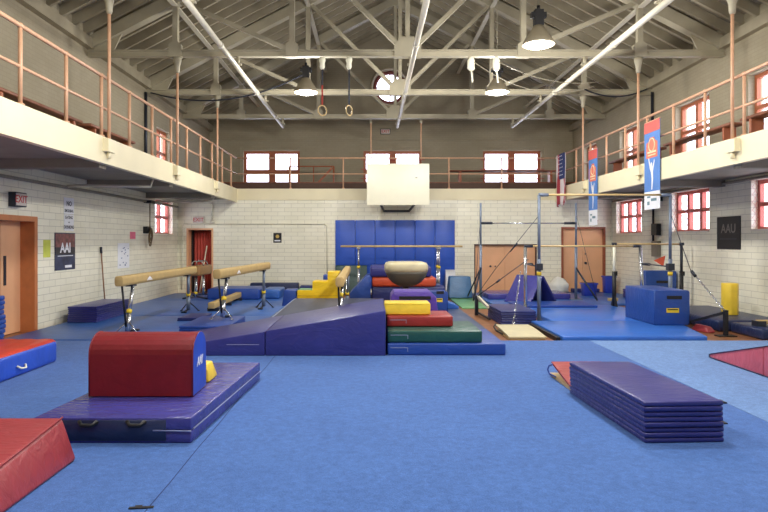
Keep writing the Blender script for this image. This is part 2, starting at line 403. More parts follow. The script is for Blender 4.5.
# windows
wn = [0]
def window(axis, inner, out, u0, u1, z0, z1, cols, rows, fm, guard=False, sill=True, tilt=False, blinds=0):
    wn[0] += 1; nm = 'window_%d' % wn[0]
    d = .17; w = u1 - u0; back = axis == 'y'; h = z1 - z0; uc = (u0 + u1) / 2
    loc = (inner + out * d, uc, z0) if axis == 'x' else (uc, inner + out * d, z0)
    r = bpy.data.objects.new(nm, None); COL.objects.link(r); r.location = loc; r['kind'] = 'structure'
    def B(bm, a0, a1, b0, b1, t=.04):
        if axis == 'x': box(bm, -t, t, a0, a1, b0, b1)
        else: box(bm, a0, a1, -t, t, b0, b1)
    f = NB(); e = .1 if back else .075
    B(f, -w / 2, -w / 2 + e, 0, h); B(f, w / 2 - e, w / 2, 0, h); B(f, -w / 2 + e, w / 2 - e, 0, e); B(f, -w / 2 + e, w / 2 - e, h - e, h)
    for c in range(1, cols):
        u = -w / 2 + w * c / cols; B(f, u - (.12 if back else .055), u + (.12 if back else .055), e, h - e, .05)
    for q in rows: B(f, -w / 2 + e, w / 2 - e, h * q - (.07 if back else .04), h * q + (.07 if back else .04), .045)
    part('window_frame', f, fm, r)
    g = NB(); B(g, -w / 2 + e, w / 2 - e, e, h - e, .004); part('glass', g, M['glass'], r)
    if sill:
        s = NB()
        if axis == 'x': a, b = sorted((-out * .2, -out * .04)); box(s, a, b, -w / 2, w / 2, -.0, .03)
        else: a, b = sorted((-out * .2, -out * .04)); box(s, -w / 2, w / 2, a, b, 0, .03)
        part('window_sill', s, M['sill'], r)
    if blinds:
        s = NB()
        for k in range(blinds):
            z = h * (k + 1) / (blinds + 1)
            B(s, -w / 2 - .1, w / 2 + .1, z - .012, z + .012, .012)
        o = part('guard_bar', s, M['winred'], r); o.location = (0, -out * .22, 0) if axis == 'y' else (-out * .22, 0, 0)
    if guard:
        s = NB(); k = -w; o_ = -out * .155
        st = .15; m = int((w + h) / st)
        for i in range(m):
            c0 = -w / 2 - h + i * st
            for sg in (1, -1):
                u_a, z_a, u_b, z_b = c0, 0, c0 + h, h
                if u_a < -w / 2: z_a += (-w / 2 - u_a); u_a = -w / 2
                if u_b > w / 2: z_b -= (u_b - w / 2); u_b = w / 2
                if u_b - u_a < .01: continue
                P = lambda u, z: (o_, sg * u, z) if axis == 'x' else (sg * u, o_, z)
                tube(s, [P(u_a, z_a), P(u_b, z_b)],   .003, 4, False)
        part('wire_guard', s, M['guard'], r)
    # daylight portal in the opening
    ld = bpy.data.lights.new('daylight', 'AREA'); ld.shape = 'RECTANGLE'; ld.size = w; ld.size_y = h; ld.cycles.is_portal = True
    lo = bpy.data.objects.new('daylight', ld); COL.objects.link(lo)
    lo.location = (inner + out * .27, uc, z0 + h / 2) if axis == 'x' else (uc, inner + out * .27, z0 + h / 2)
    lo.rotation_euler = (PI / 2, 0, out * PI / 2) if axis == 'x' else (-PI / 2, 0, 0)
    return r
for h in LW_R: window('x', XR, 1, *h, 3, [.52], M['winred'], guard=True)
for h in UW_R: window('x', XR, 1, *h, 2, [.5], M['winbrown'])
for h in LW_L: window('x', XL, -1, *h, 2, [.52], M['winred'], guard=True)
for h in UW_L: window('x', XL, -1, *h, 2, [.45], M['winbrown'])
for i, h in enumerate(UWB): window('y', YU, 1, *h, 2, [.45], M['winbrown'], blinds=(0, 3, 3)[i])
# round window
wn[0] += 1
rw = bpy.data.objects.new('window_%d' % wn[0], None); COL.objects.link(rw); rw.location = (RWX, YU + .15, RWZ); rw['kind'] = 'structure'
f = NB(); ring(f, (0, 0, 0), RWR - .06, .075, 'y', 40)
box(f, -.02, .02, -.02, .02, -.56, .56); box(f, -.56, .56, -.02, .02, -.02, .02)
part('window_frame', f, plain('round_window_frame', (128, 64, 62), .5), rw)
f = NB(); prism(f, [(.6 * math.cos(2 * PI * k / 40), .6 * math.sin(2 * PI * k / 40)) for k in range(40)], -.004, .004, 'y'); part('glass', f, M['glass'], rw)
f = NB(); ring(f, (0, -.17, 0), RWR + .07, .05, 'y', 40); part('brick_surround', f, plain('round_surround', (176, 164, 138), .7), rw)
# shallow mouldings round the upper back windows
for h in UWB:
    f = NB(); a, b, c, d = h
    for q in ((a - .16, a - .08, c, d + .2), (b + .08, b + .16, c, d + .2), (a - .08, b + .08, d + .12, d + .2)): box(f, q[0], q[1], YU - .03, YU, q[2], q[3])
    struct('trim_%d' % n, f, M['upper']); n += 1

# doors
def door_root(i, loc):
    r = bpy.data.objects.new('door_%d' % i, None); COL.objects.link(r); r.location = loc; r['kind'] = 'structure'; return r
r = door_root(1, (XL, (DL[0] + DL[1]) / 2, 0)); w = (DL[1] - DL[0]) / 2
f = NB(); box(f, -.3, .02, w - .07, w + .03, 0, 2.03); box(f, -.3, .02, -w - .03, -w + .07, 0, 2.03); box(f, -.3, .02, -w + .07, w - .07, 1.94, 2.03)
part('door_frame', f, plain('orange_frame_paint', (196, 122, 74), .45), r)
f = part('door_leaf', box(NB(), -.28, -.235, .2, w - .07, .01, 1.94), M['door'], r)
part('door_handle', box(NB(), -.235, -.22, .28, .34, .85, 1.35), M['dark'], f)
f = part('door_leaf', box(NB(), -1.1, -.3, -w + .08, -w + .125, .01, 1.94), M['door'], r)
def back_door(i, D_, leaf, frm, knobs, fr=.06):
    r = door_root(i, ((D_[0] + D_[1]) / 2, YB, 0)); w = (D_[1] - D_[0]) / 2; h = D_[3]
    f = NB(); box(f, -w, -w + fr, -.02, .3, 0, h); box(f, w - fr, w, -.02, .3, 0, h); box(f, -w + fr, w - fr, -.02, .3, h - fr, h); part('door_frame', f, frm, r)
    for s in (-1, 1):
        a, b = sorted((s * .004, s * (w - fr))); lf = part('door_leaf', box(NB(), a, b, .08, .125, .01, h - fr), leaf, r)
        if s in knobs:
            k = NB()
            for (kx, kz, kr) in knobs[s]: tube(k, [(kx, .08, kz), (kx, .03, kz)], kr)
            part('door_handle', k, M['dark'], lf)
    part('door_back', box(NB(), -w, w, .2, .28, 0, h), M['black'], r)
    return r
back_door(2, BD2, M['door'], plain('dark_lintel', (70, 42, 34), .5), {-1: [(-.45, .82, .03), (-.3, .82, .02)]}, .03)
back_door(3, BD3, M['door'], plain('door_brown_frame', (150, 84, 58), .5), {1: [(.09, 1.2, .022), (.09, .92, .035)]})
r = door_root(4, ((BD1[0] + BD1[1]) / 2, YB, 0)); w = .41
f = NB(); box(f, -w, -w + .06, -.02, .3, 0, 1.99); box(f, w - .05, w, -.02, .3, 0, 1.99); box(f, -w + .06, w - .05, -.02, .3, 1.94, 1.99); part('door_frame', f, M['door'], r)
f = NB()
box(f, 0, .04, 0, .72, .01, 1.92); lf = part('door_leaf', f, M['doorred'], r); lf.location = (.31, .5, 0)
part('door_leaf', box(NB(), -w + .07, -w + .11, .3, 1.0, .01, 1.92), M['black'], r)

bm = NB(); prev = None
for k in range(41):
    x = -.36 + .70 * k / 40; y = .03 * math.sin(k * 1.15); q = [bm.verts.new((x, y, .04)), bm.verts.new((x, y, 1.9))]
    if prev: fc = bm.faces.new((prev[0], q[0], q[1], prev[1])); fc.smooth = True
    prev = q
oc = one('doorway_curtain', 'red hanging curtain inside the open doorway at back left', 'curtain', bm, plain('curtain_red', (190, 78, 66), .7), (-5.24, YB + .42, 0))
md = oc.modifiers.new('thick', 'SOLIDIFY'); md.thickness = .008
a = NB(); tube(a, [(0, 0, 0), (.22, .03, 1.45)], .02, 8); one('stick', 'white stick leaning in the red doorway at back left', 'stick', a, M['white'], (-5.35, YB + .25, 0))

# ---- gallery railings, hangers
def railing_side(name, x, label, y0):
    r = thing(name, label, 'railing', (x, 0, ZG + .012))
    a = NB(); tube(a, [(0, YF + .05, .95), (0, YB + .05, .95)], .028); part('top_rail', a, M['rail'], r)
    a = NB(); tube(a, [(0, YF + .05, .46), (0, YB + .05, .46)], .022); part('middle_rail', a, M['rail'], r)
    f = None; y = y0
    while y < YB:
        if y > 5:
            if f is None:
                a = NB(); tube(a, [(0, 0, 0), (0, 0, .95)], .026); lathe(a, [(.05, 0), (.05, .02), (.03, .03)], 12); lathe(a, [(0, .99), (.03, .975), (.036, .95), (.03, .92)], 10); f = part('post', a, M['rail'], r); f.location = (0, y, 0)
            else:
                c = f.copy(); COL.objects.link(c); c.parent = r; c.location = (0, y, 0)
        y += 1.11
    return r
railing_side('gallery_railing', GX0 - .05, 'salmon painted pipe railing along the left gallery edge', 7.37 - 5.55)
railing_side('gallery_railing', GX1 + .05, 'salmon painted pipe railing with banners along the right gallery edge', 9.5 - 5.55)
r = thing('gallery_railing', 'salmon pipe railing across the back gallery above the white backboard', 'railing', (0, YB + .05, ZG + .012))
a = NB(); tube(a, [(GX0, 0, .95), (GX1, 0, .95)], .02); part('top_rail', a, M['rail'], r)
a = NB(); tube(a, [(GX0, 0, .46), (GX1, 0, .46)], .018); part('middle_rail', a, M['rail'], r)
f = None
for k in range(1, 6):
    x = GX0 + (GX1 - GX0) * k / 6
    if f is None: a = NB(); tube(a, [(0, 0, 0), (0, 0, .95)], .022); lathe(a, [(.045, 0), (.045, .02), (.03, .03)], 10); f = part('post', a, M['rail'], r); f.location = (x, 0, 0)
    else: c = f.copy(); COL.objects.link(c); c.parent = r; c.location = (x, 0, 0)

TY = [9.65, 13.05, 16.45, 19.65]
HX = [GX0 + .045, GX1 - .045]
ordn = ['nearest', 'second', 'third']
for si, x in enumerate(HX):
    for ti, y in enumerate(TY[:3]):
        o = thing('hanger_rod', '%s salmon hanger rod down to the %s gallery edge, counted from the near end' % (ordn[ti], ('left', 'right')[si]), 'hanger rod', (x, y, 2.98), 0, 'rods hanging the galleries from the trusses')
        a = NB(); tube(a, [(0, 0, .12), (0, 0, 2.18)], .026); part('rod', a, M['rail'], o)
        a = NB(); box(a, -.045, .045, -.13, .13, 0, .2); tube(a, [(0, 0, 0), (0, 0, -.1)], .03); part('lower_bracket', a, M['cream'], o)
        a = NB(); lathe(a, [(.035, 2.15), (.05, 2.2), (.055, 2.3), (.085, 2.4), (.09, 2.47)], 12); part('upper_bracket', a, M['truss'], o)
for i, px in enumerate((371, 421.5)):
    x = X(px, 19.4); a = NB(); tube(a, [(0, 0, -.78), (0, 0, .44)], .02)
    o = thing('hanger_rod', 'thin brown rod above the backboard, %s of the round window' % ('left', 'right')[i], 'hanger rod', (x, 19.58, 4.96), 0, 'rods hanging the galleries from the trusses')
    part('rod', a, M['rail'], o)
    a = NB(); box(a, -.04, .04, -.04, .04, .36, .46); part('upper_bracket', a, M['truss'], o)

# ---- trusses
nodes = [-4.88, -2.43, 0, 2.43, 4.88]; TC = .77
def truss(y, label):
    r = thing('roof_truss', label, 'roof truss', (TC, y, 5.42), 0, 'painted steel roof trusses')
    zc = lambda x: 5.6 + SL * (L - abs(x + TC - XC)) - 5.42 + .12      # top chord centre, local
    a = NB(); box(a, XL - TC, XR - TC, -.07, .07, .05, .075); box(a, XL - TC, XR - TC, -.07, .07, .165, .19); box(a, XL - TC, XR - TC, -.02, .02, .075, .165)
    part('bottom_chord', a, M['truss'], r)
    for s in (-1, 1):
        e = (XL if s < 0 else XR) - TC; a = NB(); bar(a, (XC - TC, 0, zc(0)), (e, 0, zc(e)), .22, .24); part('top_chord', a, M['truss'], r)
        a = NB(); c0 = e; prism(a, [(c0, .2), (c0 - s * .55, .2), (c0 - s * .75, zc(c0 - s * .75) - .08), (c0, zc(c0) - .08)], -.02, .02, 'y'); part('heel_plate', a, M['truss'], r)
    for x in nodes:
        a = NB(); w = .11 if x else .09; box(a, x - w / 2, x + w / 2, -.06, .06, .1, zc(x)); part('web_post', a, M['truss'], r)
        g = NB(); k = .28 if x == 0 else .13; kh = .46 if x == 0 else .36
        prism(g, [(x - k, .04), (x + k, .04), (x + k, .3), (x + k * .45, kh), (x - k * .45, kh), (x - k, .3)], -.075, .075, 'y'); part('gusset_plate', g, M['truss'], r)
    for s in (-1, 1):
        a = NB(); bar(a, (s * .1, 0, .2), (s * 2.43, 0, zc(s * 2.43)), .1, .09); part('web_diagonal', a, M['truss'], r)
        a = NB(); bar(a, (s * 2.5, 0, .2), (s * 4.88, 0, zc(s * 4.88)), .1, .09); part('web_diagonal', a, M['truss'], r)
    return r
tr = truss(TY[0], 'painted steel roof truss nearest the viewer, only its lowest fittings in view')
for y, lb in zip(TY[1:], ('painted steel roof truss carrying the gymnastic rings', 'painted steel roof truss behind the one with the rings, level with the round window', 'farthest painted steel roof truss, in front of the round window gable')):
    dup(tr, (TC, y, 5.42), label=lb)
for k, x in enumerate((TC - 4.88, TC - 2.43, TC + 2.43, TC + 4.88)):
    z = 5.6 + SL * (L - abs(x - XC)) - .02
    a = NB(); bar(a, (0, TY[0] + .12, 0), (0, YU, 0), .11, .04)
    one('roof_strut', 'flat painted strut running between the trusses, %s of four from the left' % ('first', 'second', 'third', 'fourth')[k], 'roof strut', a, M['galv'], (x, 0, z), 0, 'flat struts tying the trusses together')
# long pipes
for x, z, lb in ((-2.8, 5.24, 'left of three long pipes under the trusses'), (.84, 5.24, 'middle of three long pipes under the trusses'), (4.5, 5.24, 'right of three long pipes under the trusses')):
    r = thing('ceiling_pipe', 'pale painted ' + lb, 'ceiling pipe', (x, 0, z), 0, 'long pipes under the roof trusses')
    a = NB(); tube(a, [(0, 7.5, 0), (0, 19.75, 0)], .052, 14); part('pipe', a, M['galv'], r)
    for yy in (11.5, 15.2, 18.2):
        a = NB(); tube(a, [(0, yy - .05, 0), (0, yy + .05, 0)], .064, 14); part('coupling', a, M['galv'], r)
    for y in TY:
        a = NB(); tube(a, [(0, y, .05), (0, y, .23)], .035, 8); box(a, -.075, .075, y - .04, y + .04, .06, .09); part('pipe_hanger', a, M['truss'], r)

# ---- lamps
def lamp(x, y, zz, label):
    r = thing('pendant_lamp', label, 'ceiling lamp', (x, y, zz), 0, 'high bay pendant lamps')
    a = NB(); lathe(a, [(.27, 0), (.275, .03), (.22, .12), (.13, .26), (.085, .33)], 28); part('reflector', a, M['refl'], r)
    a = NB(); lathe(a, [(0, -.055), (.12, -.045), (.22, -.015), (.262, .012)], 28); part('lens', a, M['lens'], r)
    a = NB(); box(a, -.075, .075, -.075, .075, .33, .6); box(a, -.13, .13, -.05, .05, .47, .56); tube(a, [(0, 0, .6), (0, 0, .68)], .03); part('ballast', a, M['black'], r)
    zr = ZR - SL * abs(x - XC) - zz
    a = NB(); tube(a, [(0, 0, .68), (0, 0, zr)], .008, 6); part('cord', a, M['truss'], r)
    ld = bpy.data.lights.new('lamp_light', 'AREA'); ld.shape = 'DISK'; ld.size = .5; ld.energy = LAMP_W; ld.color = (1, .97, .93); ld.spread = PI * .92
    lo = bpy.data.objects.new('lamp_light', ld); COL.objects.link(lo); lo.location = (x, y, zz - .07)
    ld = bpy.data.lights.new('lamp_glow', 'POINT'); ld.shadow_soft_size = .15; ld.energy = GLOW_W; ld.color = (1, .97, .92)
    lo = bpy.data.objects.new('lamp_glow', ld); COL.objects.link(lo); lo.location = (x, y, zz - .24)
LAMP_W, GLOW_W = 26, 205
lamp(2.89, 10.7, 4.98, 'lit pendant lamp at upper right, the largest and nearest in view')
lamp(-1.49, 14.2, 5.0, 'lit pendant lamp left of the round window')
lamp(2.89, 14.2, 5.0, 'lit pendant lamp just right of the round window')
for y in (6.9, 3.2):
    for x in (-1.49, 2.89): lamp(x, y, 5.0, 'lit pendant lamp over the near part of the hall')

# ================================================================ FLOOR COVERINGS
ZC = .04
cp = NB(); box(cp, XL + .12, 3.42, YF + .1, 9.72, 0, ZC); one('carpet', 'mid blue exercise carpet covering the near floor left of the pale strip', 'carpet', cp, M['carpet'])
cp = NB(); box(cp, 3.425, XR - .1, YF + .1, 9.72, 0, ZC); one('carpet', 'paler blue exercise carpet strip along the right side', 'carpet', cp, M['carpet2'])
cp = NB(); pts = []
for k in range(30):
    y = 0 + k * 9.7 / 29; pts.append((-1.3 + .003 * math.sin(k * 1.7), y))
bm = NB(); prev = None
for x, y in pts:
    a = bm.verts.new((x - .004, y, ZC + .002)); b = bm.verts.new((x + .004, y, ZC + .002))
    if prev: bm.faces.new((prev[0], prev[1], b, a))
    prev = (a, b)
one('floor_seam', 'dark seam running through the blue carpet left of centre', 'seam', bm, M['seam'])
bm = NB(); box(bm, -.07, .07, -.012, .012, 0, .006); box(bm, -.04, .0, .012, .03, 0, .006)
one('strap_scrap', 'small black scrap lying on the carpet at the bottom left', 'strap', bm, M['black'], (X(140, 3.6), 3.62, ZC + .001), .1)

mat_i = 0
def slab(name, label, cat, x0, x1, y0, y1, z0, z1, mat, r=.015, group=None, piping=False, cx=None):
    cx, cy = (x0 + x1) / 2, (y0 + y1) / 2
    return one(name, label, cat, sbox(x0 - cx, x1 - cx, y0 - cy, y1 - cy, 0, z1 - z0, min(r, (z1 - z0) * .45)), mat, (cx, cy, z0), 0, group)
G1 = 'vinyl floor mats'
slab('floor_mat', 'blue vinyl floor mat under the near ends of the balance beams', 'floor mat', XL + .12, -1.85, 9.76, 12.9, 0, .05, M['midblue'], group=G1)
slab('floor_mat', 'blue vinyl floor mat in the left aisle under the far ends of the beams', 'floor mat', XL + .12, -1.85, 12.93, 16.1, 0, .055, M['midblue'], group=G1)
slab('floor_mat', 'blue vinyl floor mat before the open red doorway', 'floor mat', XL + .12, -1.85, 16.13, 18.4, 0, .05, M['midblue'], group=G1)
bm = hull8(NB(), [(3.02, 9.76, 0), (5.3, 9.76, 0), (5.74, 11.7, 0), (3.02, 11.7, 0)], [(3.02, 9.76, .1), (5.3, 9.76, .1), (5.74, 11.7, .1), (3.02, 11.7, .1)])
one('floor_mat', 'bright royal blue floor mat under the big blue block', 'floor mat', soft(bm, .02), M['royal'], (0, 0, 0), 0, G1)
slab('floor_mat', 'royal blue floor mat directly behind the uneven bars', 'floor mat', 3.42, 5.74, 11.74, 14.6, 0, .1, M['royal'], .02, group=G1)
slab('floor_mat', 'blue floor mat in the back right corner before the doors', 'floor mat', 5.9, 7.3, 15.3, 18.8, 0, .06, M['midblue'], group=G1)
slab('floor_mat', 'blue floor mat under the purple tent shaped mat', 'floor mat', 2.95, 5.86, 14.65, 18.2, 0, .08, M['midblue'], group=G1)
slab('runway_mat', 'narrow slate coloured runway mat right of the colourful step blocks', 'floor mat', 1.38, 2.05, 10.0, 15.2, 0, .04, M['slate'], .01)
slab('floor_mat', 'small green floor mat before the tan closet doors', 'floor mat', 2.15, 2.92, 14.6, 17.3, 0, .03, M['grass'], .01, group=G1)
a = NB(); box(a, -.03, .03, 0, 1.7, 0, .07); one('mat_edge_strip', 'black connector strip along the left edge of the royal blue mat', 'edge strip', a, M['black'], (2.975, 9.85, 0))
# thin folded mat on top
slab('floor_mat', 'thin darker blue mat lying on the mats beneath the high bar', 'floor mat', 3.3, 5.1, 13.95, 15.0, .1, .15, M['blue'], group=G1)

# ================================================================ FOREGROUND
# red wedge at bottom left
bm = hull8(NB(), [(-1.4, -1.3, 0), (0, -1.3, 0), (0, 0, 0), (-1.4, 0, 0)], [(-1.3, -1.25, .16), (-.09, -1.25, .19), (-.09, -.03, .315), (-1.3, -.03, .315)])
r = thing('crash_mat', 'brick red soft mat cut off by the bottom left corner', 'mat', (-2.09, 4.42, ZC))
part('cover', soft(bm, .03), M['brick'], r)
a = NB(); tube(a, [(-.088, -1.24, .19), (-.089, -.04, .315)], .006, 6); part('piping', a, M['brick'], r)
# red and blue inflatable
r = thing('air_mat', 'scarlet topped mat with blue sides at the left edge by the door', 'mat', (-4.9, 6.4, ZC))
part('side_wall', sbox(-.85, .85, -1.62, 1.62, 0, .28, .05, 4), M['airblue'], r)
bm = NB(); ns = 60
for k in range(ns + 1):
    pass
bm = NB(); N = 44
rows = []
for i in range(N + 1):
    x = -.83 + 1.66 * i / N
    z = .29 + .009 * abs(math.sin(i / N * PI * 7)) - (.02 if i in (0, N) else 0)
    rows.append((bm.verts.new((x, -1.6, z)), bm.verts.new((x, 1.6, z))))
for a, b in zip(rows, rows[1:]):
    f = bm.faces.new((a[0], b[0], b[1], a[1])); f.smooth = True
bot = bm.verts.new((.83, -1.6, .24)), bm.verts.new((.83, 1.6, .24)), bm.verts.new((-.83, 1.6, .24)), bm.verts.new((-.83, -1.6, .24))
bm.faces.new(bot[::1]); bm.faces.new([rows[-1][0], bot[0], bot[1], rows[-1][1]]); bm.faces.new([rows[0][0], rows[0][1], bot[2], bot[3]])
bm.faces.new([bot[3], bot[0]] + [q[0] for q in rows[::-1]]); bm.faces.new([bot[1], bot[2]] + [q[1] for q in rows])
part('top_sheet', bm, M['scarlet'], r)
a = NB(); tube(a, [(.86, .68, .13), (.89, .71, .10), (.89, .81, .09), (.86, .85, .12)], .012, 8); part('handle', a, M['white'], r)
# purple mat under the red drum
r = thing('landing_mat', 'thick purple mat beneath the red barrel block', 'mat', (-1.98, 4.8, ZC))
for i in range(2):
    z0, z1 = .1 * i, .1 * i + .098
    q = [(-.625, -.02), (.594, -.02), (.735, 2.16), (-.46, 2.16)]
    part('layer', soft(hull8(NB(), [(*p, z0) for p in q], [(*p, z1) for p in q]), .012), M['purple'], r)
a = NB(); tube(a, [(.598, .02, .1), (.738, 2.15, .1)], .006, 6); tube(a, [(.3, -.024, .1), (.594, -.024, .095)], .006, 6); part('seam_tape', a, plain('pale_tape', (140, 148, 190), .5), r)
for x in (-.2, .17):
    a = NB(); tube(a, [(x - .07, -.02, .17), (x - .04, -.05, .145), (x + .04, -.05, .145), (x + .07, -.02, .17)], .017, 6); part('handle', a, M['black'], r)
part('end_panel', sbox(-.61, .4, -.026, -.016, .02, .18, .002, 1), M['darknavy'], r)
# red drum
r = thing('barrel_block', 'dark red vinyl barrel shaped vaulting block with blue end caps', 'vaulting block', (-2.0, 5.40, .248))
prof = [(0, 0), (.42, 0), (.42, .36)] + [(.21 + .21 * math.cos(a * PI / 12), .36 + .17 * math.sin(a * PI / 12)) for a in range(1, 12)] + [(0, .36)]
bm = NB(); prism(bm, prof, -.452, .44, 'x'); ob = part('cover', bm, M['red'], r)
for s, x in ((-1, -.462), (1, .44)):
    bm = NB(); prism(bm, [(u + (.003 if u < .2 else -.003), v + .002) for u, v in prof], x, x + .012, 'x'); cap = part('end_cap', bm, M['airblue'], r, 'blue end cap')
    if s == 1:
        text('lettering', 'AAI', .11, M['ltwht'], cap, (.454, .2, .27), (PI / 2, 0, PI / 2), .001, .003, .3)
for x in (-.455, .445):
    a = NB(); tube(a, [(x, u, v) for u, v in prof] + [(x, 0, 0)], .007, 6); part('piping', a, M['red'], r)
# yellow block behind the drum
bm = hull8(NB(), [(-.24, 0, 0), (.24, 0, 0), (.24, .32, 0), (-.24, .32, 0)], [(-.24, .06, .19), (.2, .06, .16), (.2, .27, .16), (-.24, .27, .19)])
one('foam_block', 'small yellow foam block peeking out right of the red barrel', 'foam block', soft(bm, .015), M['yellow'], (-1.79, 5.95, .242))

# stack of two folding mats at right
def folded(name, label, x0, x1, y0, y1, z0, n, t, mat, rz=0, group=None, flap=True, longfold='y'):
    cx, cy = (x0 + x1) / 2, (y0 + y1) / 2; r = thing(name, label, 'folding mat', (cx, cy, z0), rz, group)
    w, l = (x1 - x0) / 2, (y1 - y0) / 2
    for i in range(n):
        j = random.uniform(-.006, .006)
        part('panel', sbox(-w + j, w + j, -l + j, l + j, i * t + .001, (i + 1) * t - .001, t * .3, 3), mat, r)
    if flap:
        a = NB(); box(a, w - .02, w + .045, -l + .03, -l + .12, t * (n - 1) + .01, t * (n - 1) + .02); part('velcro_flap', a, M['black'], r)
    return r
folded('folding_mat', 'indigo folding mat, lower one of the pair stacked at lower right', 2.075, 2.705, 4.79, 6.38, ZC, 4, .04, M['indigo'], .045, 'two folded mats stacked at lower right')
folded('folding_mat', 'indigo folding mat, upper one of the pair stacked at lower right', 2.07, 2.70, 4.79, 6.38, ZC + .161, 4, .04, M['indigo'], .045, 'two folded mats stacked at lower right')
# springboard behind the stack
r = thing('springboard', 'small springboard with red top just behind the stacked indigo mats', 'springboard', (2.36, 6.85, ZC), 0)
bm = NB(); prism(bm, [(-.4, 0), (.36, 0), (.36, .03), (-.4, .03)], -.28, .3, 'x'); part('base_board', bm, M['barwood'], r)
bm = NB(); prism(bm, [(-.4, .032), (-.36, .05), (-.1, .10), (.3, .17), (.3, .15), (-.1, .075), (-.36, .032)], -.28, .3, 'x'); part('top_board', bm, M['mahog'], r)
a = NB(); tube(a, [(-.28, .12, .03), (-.33, .2, .05), (-.34, .24, .09), (-.32, .26, .13), (-.28, .24, .15)], .01, 8); part('spring', a, M['blue'], r)
# pink wedge right
r = thing('incline_mat', 'pinkish red wedge mat entering from the right edge', 'mat', (4.52, 8.28, ZC))
bm = NB(); prism(bm, [(0, 0), (0, .05), (-1.13, .34), (-1.13, 0)], 0, 1.5, 'x'); part('panel', soft(bm, .01), M['pinkred'], r)
bm = NB(); prism(bm, [(-1.14, 0), (-1.14, .342), (-2.2, .62), (-2.2, 0)], 0, 1.5, 'x'); part('panel', soft(bm, .01), M['pinkred'], r)
a = NB(); tube(a, [(-.003, .0, .012), (-.003, 0, .05), (-.003, -2.19, .615), (-.003, -2.19, .012), (-.003, 0, .012)], .006, 6); part('piping', a, M['darknavy'], r)

# ================================================================ CENTRE
r = thing('incline_mat', 'long indigo wedge ramp rising towards the colourful step blocks', 'mat', (-1.44, 8.42, ZC))
bm = NB(); prism(bm, [(-1.75, 0), (-.005, 0), (-.005, .332), (-1.75, .03)], 0, 1.85, 'y'); part('panel', soft(bm, .012), M['indigo'], r)
bm = NB(); prism(bm, [(.005, 0), (1.638, 0), (1.638, .615), (.005, .334)], 0, 1.85, 'y'); part('panel', soft(bm, .012), M['indigo'], r)
a = NB(); box(a, -.52, -.08, -.004, .002, .148, .158); part('stitch_tape', a, plain('stitch_grey', (130, 132, 170), .6), r)
def step(label, x0, x1, y0, y1, z0, z1, mat, tape=None):
    cx, cy = (x0 + x1) / 2, (y0 + y1) / 2
    r = thing('step_block', label, 'step block', (cx, cy, z0), 0, 'coloured foam step blocks')
    h = z1 - z0 - .003
    part('cover', sbox(x0 - cx, x1 - cx, y0 - cy, y1 - cy, 0, h, .018), mat, r)
    a = NB(); zz = h * .62
    if tape:
        box(a, x0 - cx + .04, x0 - cx + .28, y0 - cy - .003, y0 - cy + .003, zz, zz + .008); box(a, x0 - cx + .272, x0 - cx + .28, y0 - cy - .003, y0 - cy + .003, zz * .5, zz)
        part('label_stitching', a, tape, r)
    else:
        tube(a, [(x0 - cx + .01, y0 - cy, h - .008), (x1 - cx - .01, y0 - cy, h - .008)], .006, 6); part('piping', a, mat, r)
tp = plain('tape_grey', (140, 150, 175), .6)
step('blue foam step block, bottom and longest of the four coloured steps', .225, 1.84, 8.46, 9.9, ZC, .203, M['blue'], tp)
step('dark green foam step block lying on the blue one', .23, 1.53, 8.52, 9.6, .205, .366, M['green'], tp)
step('dark red foam step block between the yellow and the green ones', .23, 1.18, 8.92, 9.66, .368, .52, M['mahog'], tp)
step('yellow foam step block on top of the red one', .2, .87, 9.05, 9.5, .522, .695, M['yellow'])
# grey topped crash mat behind ramp
r = thing('crash_mat', 'grey topped landing mat between the ramp and the yellow stairs', 'mat', (-.72, 12.25, 0))
part('side_wall', sbox(-1.02, 1.02, -1.85, 1.85, 0, .27, .03), M['darknavy'], r)
part('top_sheet', sbox(-1.01, 1.01, -1.84, 1.84, .272, .3, .012), plain('worn_grey_vinyl', (70, 76, 98), .45, var=.12, scale=2), r)
a = NB(); tube(a, [(-.96, -1.8, .302), (-.99, 1.3, .302), (-.96, 1.8, .302)], .009, 6); part('edge_tape', a, tp, r)

